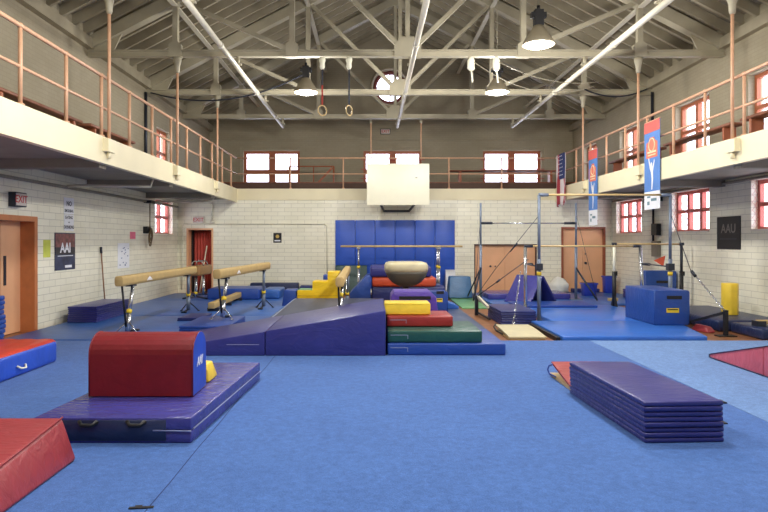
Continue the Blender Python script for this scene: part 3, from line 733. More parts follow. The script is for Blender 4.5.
# ---- balance beams
def beam(label, x0, y0, x1, y1, ztop, fa, fb, group='high balance beams'):
    Lb = math.hypot(x1 - x0, y1 - y0); rz = math.atan2(-(x1 - x0), (y1 - y0)); c = ((x0 + x1) / 2, (y0 + y1) / 2, 0)
    r = thing('balance_beam', label, 'balance beam', c, rz, group)
    bm = NB(); prism(bm, [(-.055, ztop - .165), (.055, ztop - .165), (.072, ztop - .12), (.072, ztop - .035), (.05, ztop), (-.05, ztop), (-.072, ztop - .035), (-.072, ztop - .12)], -Lb / 2, Lb / 2, 'y')
    b = part('beam_body', soft(bm, .012, 2), M['suede'], r)
    a = NB(); y = -Lb / 2 + 1.15
    prism(a, [(y - .11, ztop - .11), (y + .11, ztop - .11), (y, ztop - .055)], .071, .0735, 'x'); box(a, .071, .0735, y - .13, y + .13, ztop - .128, ztop - .117); part('maker_mark', a, M['ltwht'], b)
    zb = ztop - .165
    for s, zf in ((-1, fa), (1, fb)):
        yb = s * (Lb / 2 - .5)
        a = NB(); box(a, -.06, .06, yb - .09, yb + .09, zb - .03, zb); part('clamp', a, M['dark'], r)
        a = NB(); tube(a, [(.03, yb, zb - .02), (-.0, yb + s * .1, zf + .28)], .031); tube(a, [(0, yb + s * .1, zf + .32), (-.01, yb + s * .13, zf + .04)], .042)
        lg = part('leg', a, M['chrome'] if s < 0 else M['bluesteel'], r)
        a = NB(); tube(a, [(.005, yb + s * .085, zf + .40), (-.001, yb + s * .105, zf + .34)], .046); part('height_band', a, M['yellowband'], lg)
        a = NB(); tube(a, [(-.03, yb + s * .3, zb - .01), (-.02, yb + s * .16, zf + .12)], .017); part('strut', a, M['black'] if s < 0 else M['chrome'], r)
        for q in (-1, 1):
            a = NB(); tube(a, [(0, yb + s * .12, zf + .22), (q * .19, yb + s * .12 + .1 * s, zf + .012)], .012); lathe(a, [(.03, 0), (.03, .015), (.015, .02)], 10, (q * .19, yb + s * .12 + .1 * s, zf)); part('foot', a, M['chrome'] if s < 0 else M['dark'], r)
        a = NB(); tube(a, [(-.01, yb + s * .13, zf + .05), (0, yb - s * .2, zf + .02)], .02); box(a, -.05, .05, yb - s * .2 - .04, yb - s * .2 + .04, zf, zf + .03); part('base_bar', a, M['dark'], r)
    return r
beam('tan high balance beam nearest the left wall', -4.07, 10.0, -4.0, 14.0, 1.03, .05, .055)
beam('tan high balance beam just right of the open red doorway', -2.7, 10.85, -2.45, 14.7, 1.1, .187, .055)
beam('tan high balance beam seen end-on beside the yellow stairs', -.52, 10.3, -.56, 14.9, 1.0, .3, .05 if False else .0)
r = thing('floor_beam', 'low tan practice beam on the mats between the two left beams', 'balance beam', (-3.48, 14.9, .055))
bm = NB(); box(bm, -.075, .075, -1.4, 1.4, .07, .2); part('beam_body', soft(bm, .015, 2), M['suede'], r)
for y in (-1.2, 0, 1.2): part('foot', box(NB(), -.13, .13, y - .04, y + .04, 0, .07), M['dark'], r)
# pommel horse
r = thing('pommel_horse', 'brown leather pommel horse with chrome handles before the red doorway', 'pommel horse', (-4.68, 16.95, .05))
part('body', sbox(-.18, .18, -.65, .65, .62, .89, .06, 4), M['leather'], r)
for y in (-.22, .22):
    a = NB(); tube(a, [(-.15, y, .88), (-.14, y, .96), (-.09, y, 1.0), (.09, y, 1.0), (.14, y, .96), (.15, y, .88)], .017, 8); part('pommel', a, M['chrome'], r)
for s in (-1, 1):
    a = NB(); tube(a, [(0, s * .35, .63), (0, s * .4, .05)], .032); tube(a, [(0, s * .35, .4), (.0, s * .4, .05)], .04)
    lg = part('leg', a, M['chrome'], r)
    a = NB(); tube(a, [(0, s * .388, .19), (0, s * .394, .13)], .043); part('height_band', a, M['yellowband'], lg)
    for q in (-1, 1):
        a = NB(); tube(a, [(0, s * .4, .07), (q * .33, s * .48, .02)], .02); part('foot', a, M['dark'], r)

# left side mats
def stack(lbs, x0, x1, y0, y1, z0, n, t, mats, group, rz=0):
    z = z0
    for i, lb in enumerate(lbs):
        folded('folding_mat', lb, x0 + random.uniform(-.01, .01), x1 + random.uniform(-.01, .01), y0, y1, z, n, t, mats[i % len(mats)], rz, group, False); z += n * t + .001
stack(['indigo folding mat at the bottom of the low stack by the left wall', 'indigo folding mat on top of the low stack by the left wall'], -5.76, -5.2, 11.78, 13.35, .05, 4, .038, [M['indigo']], 'folded mats by the left wall')
stack(['blue folding mat, bottom of the tall stack before the orange door', 'blue folding mat, middle of the tall stack before the orange door', 'blue folding mat, top of the tall stack before the orange door'], -5.82, -5.15, 8.12, 8.75, ZC, 4, .066, [M['blue']], 'tall stack of folded blue mats at the left door')
slab('crash_mat', 'thick blue mat lying across the aisle behind the low practice beam', 'mat', -4.33, -2.95, 16.35, 17.5, .05, .34, M['blue'], .05)
slab('crash_mat', 'thinner blue mat right behind the far legs of the second beam', 'mat', -2.93, -2.45, 16.6, 17.7, .05, .3, M['midblue'], .05)
slab('gym_mat', 'dark navy mat standing along the foot of the back wall', 'mat', -3.65, -2.2, 18.7, 19.05, 0, .33, M['darknavy'], .03)
slab('gym_mat', 'low navy mat on the floor left of the blue trapezoid block', 'mat', -2.15, -1.3, 18.65, 19.05, 0, .25, M['navy'], .03)
folded('folding_mat', 'dark blue folded mat under the near end of the second beam', -3.2, -2.38, 10.32, 11.75, .05, 3, .045, M['blue'], 0, None, False)
folded('folding_mat', 'blue folded mat half hidden left of the second beam leg', -3.75, -3.3, 12.0, 12.85, .05, 2, .03, M['navy'], 0, None, False)
a = NB(); tube(a, [(0, 0, 0), (-.12, .05, 1.34)], .016, 8)
r = thing('broom_handle', 'wooden pole leaning on the left wall behind the purple stack', 'pole', (-5.8, 13.55, .05)); part('pole', a, plain('pole_wood', (130, 92, 62), .5), r)
a = NB(); tube(a, [(-.115, .048, 1.28), (-.125, .052, 1.42)], .028, 8); part('pole_tip', a, M['dark'], r)

# yellow stairs, blue block
r = thing('foam_stairs', 'bright yellow foam stairs of three steps', 'foam stairs', (-1.25, 15.0, 0))
bm = NB(); prism(bm, [(-.5, 0), (.5, 0), (.5, .87), (.22, .87), (.22, .64), (-.14, .64), (-.14, .43), (-.5, .43)], -.3, .35, 'y'); part('cover', soft(bm, .012, 2), M['goldyellow'], r)
a = NB(); box(a, -.49, .49, -.304, -.298, .3, .306); part('seam', a, plain('seam_ochre', (180, 150, 40), .6), r)
for (x0, x1, z) in ((-.49, -.15, .432),): part('tread', box(NB(), x0, x1, -.28, .33, z, z + .004), M['grass'], r)
bm = hull8(NB(), [(-.2, -.25, 0), (.15, -.25, 0), (.15, .3, 0), (-.2, .3, 0)], [(-.14, -.25, .43), (.15, -.25, .43), (.15, .3, .43), (-.14, .3, .43)])
one('foam_block', 'blue foam block attached left of the yellow stairs', 'foam block', soft(bm, .02), M['blue'], (-1.93, 15.0, 0))
slab('foam_block', 'small blue foam block standing behind the yellow stairs', 'foam block', -1.22, -1.02, 15.8, 16.1, 0, .74, M['blue'], .02)

# wall pads
f = None
px = ['first', 'second', 'third', 'fourth', 'fifth', 'sixth']
for k in range(6):
    lb = 'blue padded wall panel, %s of six from the left under the backboard' % px[k]
    w = 3.68 / 6; x = -1.1 + w * (k + .5)
    if f is None:
        f = one('wall_pad', lb, 'wall pad', sbox(-w / 2 + .004, w / 2 - .004, -.05, 0, 0, 2.1, .012, 2), M['padblue'], (x, YB - .002, .14), 0, 'blue wall pads')
    else: dup(f, (x, YB - .002, .14), label=lb)
bm = NB(); hull8(bm, [(-.48, -.35, 0), (.48, -.35, 0), (.48, -.2, 0), (-.48, -.2, 0)], [(-.48, -.1, .86), (.48, -.1, .86), (.48, 0, .86), (-.48, 0, .86)])
one('gym_mat', 'dark green mat leaning on the blue wall pads', 'mat', soft(bm, .02), M['darkgreen'], (-.6, 18.95, 0))
bm = NB(); prism(bm, [(-.36, 0), (.16, 0), (.16, .75), (.06, .75), (-.36, .3)], -.45, .45, 'y')
one('incline_mat', 'blue wedge rising right beside the end-on balance beam', 'mat', soft(bm, .02), M['blue'], (-.17, 15.75, 0))
# stacked thick mats behind the vaulting table
G = 'thick mats piled behind the vaulting table'
slab('crash_mat', 'dark blue thick mat at the bottom of the pile behind the vaulting table', 'mat', .02, 1.85, 15.45, 16.9, 0, .46, M['navy'], .04, G)
slab('crash_mat', 'orange mat in the middle of the pile behind the vaulting table', 'mat', .02, 1.62, 15.42, 16.7, .462, .70, M['orange'], .05, G)
slab('crash_mat', 'indigo mat on top of the pile behind the vaulting table', 'mat', -.02, 1.5, 15.4, 16.7, .702, .97, M['indigo'], .05, G)
# vaulting table
r = thing('vaulting_table', 'tan topped grey vaulting table with curved underside', 'vaulting table', (.78, 13.9, 0))
def loft(secs):
    bm = NB(); prev = None; n = 32; first = None
    for z, wx, wy in secs:
        rg = []
        for k in range(n):
            a = 2 * PI * k / n; ca, sa = math.cos(a), math.sin(a); e = .45
            rg.append(bm.verts.new((wx * math.copysign(abs(ca) ** e, ca), wy * math.copysign(abs(sa) ** e, sa), z)))
        if prev:
            for k in range(n): f = bm.faces.new((prev[k], prev[(k + 1) % n], rg[(k + 1) % n], rg[k])); f.smooth = True
        else: first = rg
        prev = rg
    bm.faces.new(first[::-1]); bm.faces.new(prev); return bm
part('padded_top', loft([(.93, .475, .57), (1.0, .48, .58), (1.07, .475, .57), (1.115, .45, .55), (1.135, .38, .48)]), M['tan'], r)
part('underbody', loft([(.6, .16, .3), (.64, .24, .4), (.70, .33, .47), (.79, .41, .53), (.88, .455, .56), (.929, .473, .568)]), M['grey'], r)
a = NB(); tube(a, [(0, 0, .04), (0, 0, .6)], .07, 16); leg = part('pedestal', a, M['chrome'], r)
a = NB(); tube(a, [(0, 0, .3), (0, 0, .42)], .085, 16); part('collar', a, M['dark'], leg)
a = NB(); box(a, -.4, .4, -.5, -.42, 0, .06); box(a, -.4, .4, .42, .5, 0, .06); box(a, -.06, .06, -.42, .42, 0, .06); part('base_frame', a, M['dark'], r)
# purple arch block
r = thing('foam_block', 'purple foam arch block between the yellow step and vaulting table', 'foam block', (.76, 11.3, .0))
bm = NB(); prism(bm, [(-.44, 0), (-.4, .62), (-.34, .7), (.3, .7), (.4, .6), (.46, 0), (.3, 0), (.26, .5), (-.26, .5), (-.3, 0)], -.3, .4, 'y'); part('cover', soft(bm, .012, 2), M['violet'], r)
a = NB(); box(a, -.26, .3, -.306, -.298, .56, .62); part('dark_band', a, M['black'], r)
# block with yellow label + flat wedge
def label_block(label, x0, x1, y0, y1, z0, z1, mat, hz=.8, lz=.45, group=None, side=None):
    cx, cy = (x0 + x1) / 2, (y0 + y1) / 2; r = thing('foam_block', label, 'foam block', (cx, cy, z0), 0, group)
    w, l, h = (x1 - x0) / 2, (y1 - y0) / 2, z1 - z0
    part('cover', sbox(-w, w, -l, l, 0, h, .02), mat, r)
    a = NB(); box(a, -w * .3, w * .55, -l - .012, -l + .002, h * hz - .03, h * hz + .03); part('handle', a, M['black'], r)
    a = NB(); box(a, -w * .32, w * .4, -l - .004, -l + .002, h * lz - .035, h * lz + .045); lb = part('label_patch', a, M['yellowband'], r)
    a = NB(); box(a, -w * .26, w * .34, -l - .006, -l - .003, h * lz + .012, h * lz + .03); part('label_print', a, M['black'], lb)
    a = NB()
    for q in ((-w, -l), (w, -l)): tube(a, [(q[0] * .99, q[1] * .99, .02), (q[0] * .99, q[1] * .99, h - .02)], .008, 6)
    tube(a, [(-w + .02, -l + .005, h - .006), (w - .02, -l + .005, h - .006)], .008, 6); part('piping', a, mat, r)
    return r
label_block('small blue block with yellow label right of the vaulting table', 1.28, 1.66, 13.4, 14.0, .04, .5, M['blue'], .97, .6)
bm = NB(); prism(bm, [(-.35, 0), (.3, 0), (.3, .06), (-.35, .3)], -.35, .4, 'y')
one('incline_mat', 'small bright blue wedge right of the vaulting table', 'mat', soft(bm, .015), M['royal'], (1.72, 14.6, .04))
# white boxes against wall
slab('cardboard_box', 'taller white box at the right end of the wall pads', 'box', 2.25, 2.53, 18.6, 18.85, 0, .73, M['paper'], .005)
slab('cardboard_box', 'shorter white box beside the taller one near the closet', 'box', 2.56, 2.82, 18.65, 18.9, 0, .55, M['paper'], .005)
bm = NB(); hull8(bm, [(-.33, -.3, .04), (.33, -.3, .04), (.33, .35, .04), (-.33, .35, .04)], [(-.27, -.1, .62), (.3, -.1, .62), (.3, .3, .62), (-.27, .3, .62)])
one('foam_block', 'teal blue trapezoid block before the closet doors on the green mat', 'foam block', soft(bm, .03), M['teal'], (2.45, 17.2, 0))

# parallel bars
r = thing('parallel_bars', 'wooden parallel bars standing before the blue wall pads', 'parallel bars', (.83, 17.55, 0))
for y in (-.25, .25):
    a = NB(); tube(a, [(-1.68, y, 1.45), (1.72, y, 1.45)], .028, 10); part('rail', a, M['barwood'], r)
    for x in (-1.18, 1.07):
        a = NB(); tube(a, [(x, y, .7), (x, y, 1.43)], .022); tube(a, [(x, y, .06), (x, y, .85)], .034); box(a, x - .05, x + .05, y - .03, y + .03, 1.38, 1.44)
        u = part('upright', a, M['chrome'], r)
        a = NB(); tube(a, [(x, y, .84), (x, y, .9)], .042); part('height_band', a, M['yellowband'], u)
a = NB(); box(a, -1.3, 1.13, -.3, -.22, 0, .06); box(a, -1.3, 1.13, .22, .3, 0, .06); box(a, -1.22, -1.14, -.22, .22, 0, .06); box(a, 1.03, 1.11, -.22, .22, 0, .06); part('base_frame', a, M['dark'], r)

# backboard
r = thing('backboard', 'plain white basketball backboard over the blue wall pads', 'backboard', (.785, 17.95, 2.64))
part('board', sbox(-.905, .905, 0, .05, 0, 1.2, .008, 2), M['white'], r)
a = NB()
for x in (-.55, .55):
    bar(a, (x, .05, .12), (x * .7, 1.14, -.12), .05, .05); bar(a, (x, .05, 1.0), (x * .9, 1.14, .35), .05, .05)
bar(a, (-.5, .07, .05), (.5, .07, .05), .05, .05); bar(a, (-.4, 1.1, -.12), (.4, 1.1, -.12), .06, .06)
part('wall_bracket', a, M['dark'], r)
a = NB(); box(a, .5, .56, -.003, .002, .78, .80); part('scuff_mark', a, M['dark'], r)

# ================================================================ RIGHT SIDE EQUIPMENT
def chain(bm, p, q, r=.012, n=14):
    p, q = Vector(p), Vector(q); d = (q - p) / n; u, w = frame_for(q - p)
    for i in range(n):
        a = p + d * i; s = u if i % 2 else w
        tube(bm, [a, a + d * .5 + s * r * 1.5, a + d * 1.1], r * .5, 5); tube(bm, [a, a + d * .5 - s * r * 1.5, a + d * 1.1], r * .5, 5)
    return bm
# uneven bars
r = thing('uneven_bars', 'uneven bars with high and low wooden rails at right', 'uneven bars', (4.5, 12.1, 0))
def UP(x, y, z): return (x - 4.5, y - 12.1, z)
hl, hr, hz = 3.28, 5.84, 2.5
ll, lr, ly, lz = 3.41, 6.02, 13.7, 1.485
a = NB(); tube(a, [UP(hl + .02, 12.1, hz), UP(hr - .02, 12.1, hz)], .022, 10); part('high_rail', a, M['barwood'], r)
a = NB(); tube(a, [UP(ll, ly, lz), UP(lr - .1, ly, lz)], .022, 10); part('low_rail', a, M['barwood'], r)
for x, s in ((hl, 1), (hr, -1)):
    a = NB(); tube(a, [UP(x, 12.1, .0), UP(x, 12.1, 1.25)], .038); tube(a, [UP(x, 12.1, 1.2), UP(x, 12.1, 2.49)], .029)
    tube(a, [UP(x - .01 * s, 12.1, 2.5), UP(x + .18 * s, 12.1, 2.5)], .034); box(a, x - 4.5 - .1, x - 4.5 + .1, -.1, .1, 0, .03)
    u = part('high_post', a, M['bluesteel'], r)
    a = NB(); tube(a, [UP(x, 12.1, .93), UP(x, 12.1, 1.0)], .047); part('height_band', a, M['yellowband'], u)
    a = NB(); box(a, x - 4.5 - .06, x - 4.5 + .06, -.06, .06, 1.03, 1.16); part('clamp', a, M['dark'], u)
for x, s, xt in ((ll, 1, ll), (lr, -1, lr - .07)):
    a = NB(); zf = .1 if s > 0 else 0
    tube(a, [UP(x, ly, zf), UP(xt, ly, 1.47)], .036); box(a, x - 4.5 - .09, x - 4.5 + .09, ly - 12.1 - .09, ly - 12.1 + .09, zf, zf + .03)
    u = part('low_post', a, M['chrome'], r)
    a = NB(); tube(a, [UP(xt - .02 * s, ly, lz), UP(xt + .16 * s, ly, lz)], .032); part('rail_end', a, M['dark'], u)
    a = NB(); tube(a, [UP(xt, ly, 1.1), UP(hl if s > 0 else hr, 12.14, 1.1)], .014); tube(a, [UP(xt + .02 * s, ly - .5, 1.1), UP(xt + .03 * s, ly - .2, 1.1)], .03); part('adjusting_strut', a, M['dark'], r)
# cables and chains
a = NB(); tube(a, [UP(hl, 12.1, 2.1), UP(2.6, 13.0, 1.0), UP(2.3, 13.4, .45)], .006, 6); tube(a, [UP(2.95, 12.5, 1.55), UP(2.84, 12.66, 1.38)], .013, 8); part('cable', a, M['dark'], r)
a = NB(); tube(a, [UP(3.3, 13.0, 1.22), UP(2.3, 13.35, .42)], .010, 6); tube(a, [UP(2.75, 13.2, .78), UP(2.67, 13.22, .715)], .022, 8); part('cable', a, M['dark'], r)
a = NB(); chain(a, UP(3.02, 12.5, 1.0), UP(2.66, 11.6, .05), .012, 18); part('chain', a, M['chrome'], r)
a = NB(); tube(a, [UP(hr, 12.1, 2.15), UP(6.05, 11.7, 1.0)], .007, 6); tube(a, [UP(6.05, 11.7, 1.03), UP(6.07, 11.6, .94)], .03, 8); part('cable', a, M['dark'], r)
a = NB(); chain(a, UP(6.08, 11.6, .94), UP(5.96, 10.45, .43), .013, 20); part('chain', a, M['chrome'], r)
# orange pennant on the strut
bm = NB(); prism(bm, [(0, 0), (.24, .1), (.2, -.12)], -.004, .004, 'y')
one('pennant', 'small orange triangular pennant on the strut of the uneven bars', 'pennant', bm, M['orange'], (X(657, 12.6), 12.75, 1.2))
# anchors
r = thing('floor_anchor', 'black steel anchor post with diagonal brace at right of the big block', 'anchor post', (5.95, 10.4, 0))
a = NB(); box(a, -.03, .03, -.03, .03, 0, .44); part('post', a, M['black'], r)
a = NB(); bar(a, (-.02, 0, .4), (-.3, .75, .12), .04, .04); part('brace', a, M['black'], r)
a = NB(); box(a, -.15, .15, -.08, .08, 0, .02); part('base_plate', a, M['black'], r)
r = thing('floor_anchor', 'dark steel anchor post with pale bar left of the folded navy mats', 'anchor post', (2.28, 13.4, 0))
a = NB(); box(a, -.035, .035, -.035, .035, .0, .42); part('post', a, M['dark'], r)
a = NB(); bar(a, (.03, 0, .4), (.06, -1.0, .28), .05, .05); part('pale_bar', a, M['galv'], r)
a = NB(); bar(a, (.035, 0, .05), (.1, -1.0, .04), .04, .04); part('base_bar', a, M['dark'], r)
one('sandbag', 'small dark red sandbag beside the big blue block', 'sandbag', soft(hull8(NB(), [(-.1, -.2, 0), (.1, -.2, 0), (.1, .2, 0), (-.1, .2, 0)], [(-.06, -.12, .12), (.05, -.14, .1), (.05, .12, .12), (-.06, .14, .13)]), .03), M['brick'], (5.87, 10.95, 0), .3)

# horizontal bar behind
r = thing('horizontal_bar', 'steel horizontal bar frame in front of the closet doors', 'horizontal bar', (4.06, 16.0, 0))
for x in (-1.23, 1.23):
    zf = 0 if x < 0 else .08
    if x < 0: zf = .0
    a = NB(); tube(a, [(x, 0, .08 if x > 0 else 0), (x, 0, 1.5)], .036); tube(a, [(x, 0, 1.4), (x, 0, 2.58)], .027); box(a, x - .15, x + .15, -.08, .08, zf, zf + .03); u = part('post', a, M['bluesteel'], r)
    s = 1 if x < 0 else -1
    a = NB(); tube(a, [(x, 0, 2.06), (x + .3 * s, 0, 2.06)], .035); part('rail_end', a, M['dark'], u)
    a = NB(); tube(a, [(x, -.02, .9), (x - s * .0 + (-.28 if x < 0 else .35), -.55, .12)], .024); tube(a, [(x, .02, .9), (x + (-.24 if x < 0 else .2), .6, .12)], .018); part('brace', a, M['dark'], r)
    a = NB(); tube(a, [(x, 0, 2.3), (x - s * .28, -.75, .15)], .006, 5); part('cable', a, M['dark'], r)
a = NB(); tube(a, [(-1.2, 0, 2.06), (1.2, 0, 2.06)], .016, 8); part('rail', a, M['chrome'], r)
# third bar at the right wall
r = thing('low_bar', 'low training bar standing near the right wall behind the big block', 'training bar', (6.36, 14.3, 0))
a = NB(); tube(a, [(-.75, 0, 1.53), (.8, 0, 1.53)], .022, 10); part('rail', a, M['barwood'], r)
for x, m in ((-.75, M['white']), (.8, M['dark'])):
    a = NB(); tube(a, [(x, 0, .8), (x, 0, 1.52)], .032); u = part('post', a, m, r)
    a = NB(); tube(a, [(x, 0, .05), (x, 0, .9)], .045); box(a, x - .02, x + .06, -.04, .04, .8, .9); part('lower_sleeve', a, M['black'], u)
    a = NB(); box(a, x - .05, x + .05, -.72, .6, .0, .06); prism(a, [(-.18, .06), (.18, .06), (.04, .35), (-.04, .35)], x - .02, x + .02, 'x'); part('base_plate', a, M['black'], r)
    a = NB(); tube(a, [(x - .05, 0, 1.53), (x + .05, 0, 1.53)], .036); part('rail_end', a, M['dark'], u)

# folded navy mats
stack(['navy folding mat, lower one beside the left post of the uneven bars', 'navy folding mat, upper one beside the left post of the uneven bars'], 2.46, 3.14, 11.75, 13.1, 0, 3, .045, [M['navy']], 'folded navy mats at the uneven bars')
# cream springboard
r = thing('springboard', 'cream topped springboard in front of the folded navy mats', 'springboard', (2.52, 10.55, 0))
bm = NB(); P = []
for k in range(9):
    t = k / 8; P.append((-.58 + 1.16 * t, .06 + .045 * math.sin(t * PI * .6)))
bm = NB(); prism(bm, P + [(u, v - .025) for u, v in P[::-1]], -.3, .3, 'x'); part('top_board', bm, M['tan'], r)
a = NB(); box(a, -.29, .29, -.56, .56, 0, .025); part('base_board', a, M['barwood'], r)
a = NB()
for y in (.15, .4):
    for x in (-.2, .2): lathe(a, [(.035, .025), (.045, .04), (.035, .055), (.04, .068)], 12, (x, y, 0))
tube(a, [(-.3, .5, .12), (-.37, .3, .1), (-.37, .1, .06), (-.3, -.1, .03)], .014, 8); part('spring', a, M['black'], r)
# purple tent mat + flat
slab('gym_mat', 'flat purple mat under the tent shaped one', 'mat', 3.05, 5.2, 15.9 + .25, 17.4, .08, .22, M['purple'], .02)
r = thing('folding_mat', 'purple folding mat standing like a tent before the closet doors', 'folding mat', (3.95, 15.45, .08))
r.rotation_euler = (0, 0, math.radians(33))
bm = NB(); prism(bm, [(-.46, 0), (-.40, 0), (.015, .62), (-.02, .66)], -.42, .42, 'y'); part('panel', soft(bm, .01, 2), M['purple'], r)
bm = NB(); prism(bm, [(.46, 0), (.54, 0), (.05, .67), (-.015, .665), (.02, .615)], -.42, .42, 'y'); part('panel', soft(bm, .01, 2), M['indigo'], r)
# big block and its twin
label_block('big royal blue block with black handle slot in front of the right uneven bars post', 5.04, 5.66, 11.02, 12.3, .1, .72, M['blockblue'], .8, .42)
label_block('blue block with handle slot half hidden behind the low bar at the right wall', 6.62, 7.36, 14.95, 15.28, 0, .88, M['blockblue'], .7, .35)
# thick navy mats at right wall
slab('crash_mat', 'thick navy mat under the yellow column by the right wall', 'mat', 6.12, XR - .05, 10.92, 13.5, 0, .2, M['darknavy'], .04)
slab('crash_mat', 'navy mat nearest along the right wall, touching the pale carpet', 'mat', 6.3, XR - .05, 9.98, 10.88, 0, .18, M['darknavy'], .04)
bm = NB(); prism(bm, [(.15 * math.cos(PI / 8 + k * PI / 4), .15 * math.sin(PI / 8 + k * PI / 4)) for k in range(8)], 0, .6, 'z')
one('foam_column', 'yellow octagonal foam column on the navy mat by the right wall', 'foam column', soft(bm, .015, 2), M['yellow'], (6.83, 11.8, .2))
r = thing('floor_beam', 'short tan and blue low beam at the right edge on the navy mat', 'balance beam', (6.95, 10.35, .18))
part('beam_body', sbox(-.5, .45, -.06, .06, .035, .1, .01, 2), M['suede'], r); part('foot', box(NB(), -.55, -.4, -.08, .08, 0, .09), M['dark'], r); part('foot', box(NB(), .25, .4, -.08, .08, 0, .034), M['dark'], r)
# bins, bag, small things at back
def bin_(label, x, y, w, h, z):
    r = thing('plastic_bin', label, 'bin', (x, y, z))
    bm = hull8(NB(), [(-w * .42, -w * .35, 0), (w * .42, -w * .35, 0), (w * .42, w * .35, 0), (-w * .42, w * .35, 0)], [(-w / 2, -w * .42, h), (w / 2, -w * .42, h), (w / 2, w * .42, h), (-w / 2, w * .42, h)])
    bmesh.ops.delete(bm, geom=[bm.faces[1]], context='FACES_ONLY') if False else None
    part('body', soft(bm, .01, 2), plain('bin_blue', (40, 60, 170), .4), r)
    a = NB(); box(a, -w / 2 - .015, w / 2 + .015, -w * .42 - .015, w * .42 + .015, h - .04, h); part('rim', a, plain('bin_rim', (50, 72, 185), .4), r)
bin_('blue plastic bin in front of the right double doors', 6.15, 17.5, .38, .36, .06)
bin_('blue plastic bin in the corner right of the double doors', 7.08, 18.45, .32, .5, .06)
bm = NB(); bmesh.ops.create_icosphere(bm, subdivisions=3, radius=.3)
for v in bm.verts:
    n_ = 1 + .1 * math.sin(v.co.x * 17 + v.co.z * 9) * math.sin(v.co.y * 13 + 2) + .05 * math.sin(v.co.z * 31)
    v.co = Vector((v.co.x * n_ * .98, v.co.y * n_ * .8, max(v.co.z * n_ * .9, -.24)))
for f_ in bm.faces: f_.smooth = True
one('plastic_bag', 'bulging white plastic bag before the right double doors', 'bag', bm, M['bag'], (5.6, 18.45, .25))
slab('gym_mat', 'low navy mat along the foot of the right double doors', 'mat', 6.05, 6.85, 18.55, 18.8, .06, .17, M['navy'], .02)
folded('folding_mat', 'small purple folded mat by the right wall behind the low bar', 6.9, 7.3, 16.3, 17.0, .06, 4, .06, M['indigo'], 0, None, False)
one('foam_brick', 'small orange block on the floor left of the low bar', 'foam block', sbox(-.12, .12, -.06, .06, 0, .08, .01), M['barwood'], (6.2, 15.9, .06))

# ================================================================ THINGS ON WALLS
def exit_sign(label, loc, rz, w=.32, h=.2, lit=True, dp=.05):
    r = thing('exit_sign', label, 'exit sign', loc, rz)
    part('case', sbox(-w / 2, w / 2, -dp, 0, 0, h, .008, 2), M['dark'] if lit else M['galv'], r)
    a = NB(); box(a, -w / 2 + .02, w / 2 - .02, -dp - .004, -dp, .02, h - .02); part('face', a, plain('exit_face', (206, 196, 186), .5), r)
    text('lettering', 'EXIT', h * .72, M['exit'], r, (0, -dp - .006, h / 2), FRONT, .001, .002)
exit_sign('black cased exit sign above the orange door on the left wall', (XL + .002, 10.33, 2.17), PI / 2, .34, .24, True, .12)
exit_sign('exit sign above the open red doorway', (X(198, 19.0), YB - .002, 2.14), 0, .34, .22, False)
exit_sign('small exit sign above the right double doors', (X(595, 19.0), YB - .002, 2.1), 0, .26, .16, False)
exit_sign('small exit sign high on the upper back wall under the round window', (X(385.5, 22.7), YU - .002, 5.52), 0, .36, .2)
# posters on left wall
r = thing('poster', 'dark gymnastics poster lettered AAI on the left wall', 'poster', (XL + .003, 12.05, 1.04))
part('sheet', box(NB(), 0, .006, -.4, .4, 0, .72), plain('poster_navy', (48, 56, 84), .4, var=.5, scale=7), r)
part('photo_band', box(NB(), .006, .009, -.38, .38, .44, .7), plain('poster_red', (128, 74, 72), .4, var=.55, scale=9), r)
part('title_band', box(NB(), .006, .010, -.38, .38, .30, .44), plain('poster_black', (34, 34, 44), .4), r)
text('lettering', 'AAI', .26, M['ltwht'], r, (.0125, 0, .42), ONLEFT, .001, .008)
a = NB(); box(a, .009, .011, -.3, .3, .265, .28); box(a, .009, .011, -.02, .25, .04, .09); part('caption', a, M['paper'], r)
r = thing('notice_sign', 'NO SMOKING notice high on the left wall above the poster', 'sign', (XL + .003, 12.2, 2.13), 0, 'notices over the poster')
part('sheet', box(NB(), 0, .006, -.2, .2, 0, .32), M['paper'], r)
text('lettering', 'NO', .13, M['dark'], r, (.007, 0, .2), ONLEFT, .001, .003); text('lettering', 'SMOKING', .08, M['dark'], r, (.007, 0, .06), ONLEFT, .001, .002)
r = thing('notice_sign', 'EATING or DRINKING notice just under the NO SMOKING one', 'sign', (XL + .003, 12.2, 1.80), 0, 'notices over the poster')
part('sheet', box(NB(), 0, .006, -.19, .19, .0, .32), M['paper'], r)
for s_, z_ in (('EATING', .26), ('or', .17), ('DRINKING', .07)): text('lettering', s_, .085 if s_ != 'or' else .05, M['dark'], r, (.007, 0, z_), ONLEFT, .001, .002)
def sheet(label, y0, y1, z0, z1, mat, marks=0):
    r = thing('paper_notice', label, 'paper notice', (XL + .002, (y0 + y1) / 2, z0))
    w = (y1 - y0) / 2; part('sheet', box(NB(), 0, .004, -w, w, 0, z1 - z0), mat, r)
    if marks:
        a = NB()
        for k in range(marks):
            u = random.uniform(-w * .8, w * .8); v = random.uniform(.05, (z1 - z0) - .05); box(a, .004, .006, u - .03, u + .03, v - .012, v + .012)
        part('marks', a, plain('marks_blue', (90, 110, 150), .6), r)
sheet('yellow green paper sheet right of the orange door', 11.25, 11.5, 1.3, 1.62, plain('lime_paper', (206, 214, 90), .6))
sheet('white paper chart on the left wall behind the first beam', 14.55, 15.25, .95, 1.55, M['paper'], 14)
sheet('small pink paper on the left wall left of the hanging rope', 15.3, 15.65, 1.65, 1.83, plain('pink_paper', (230, 110, 140), .6))
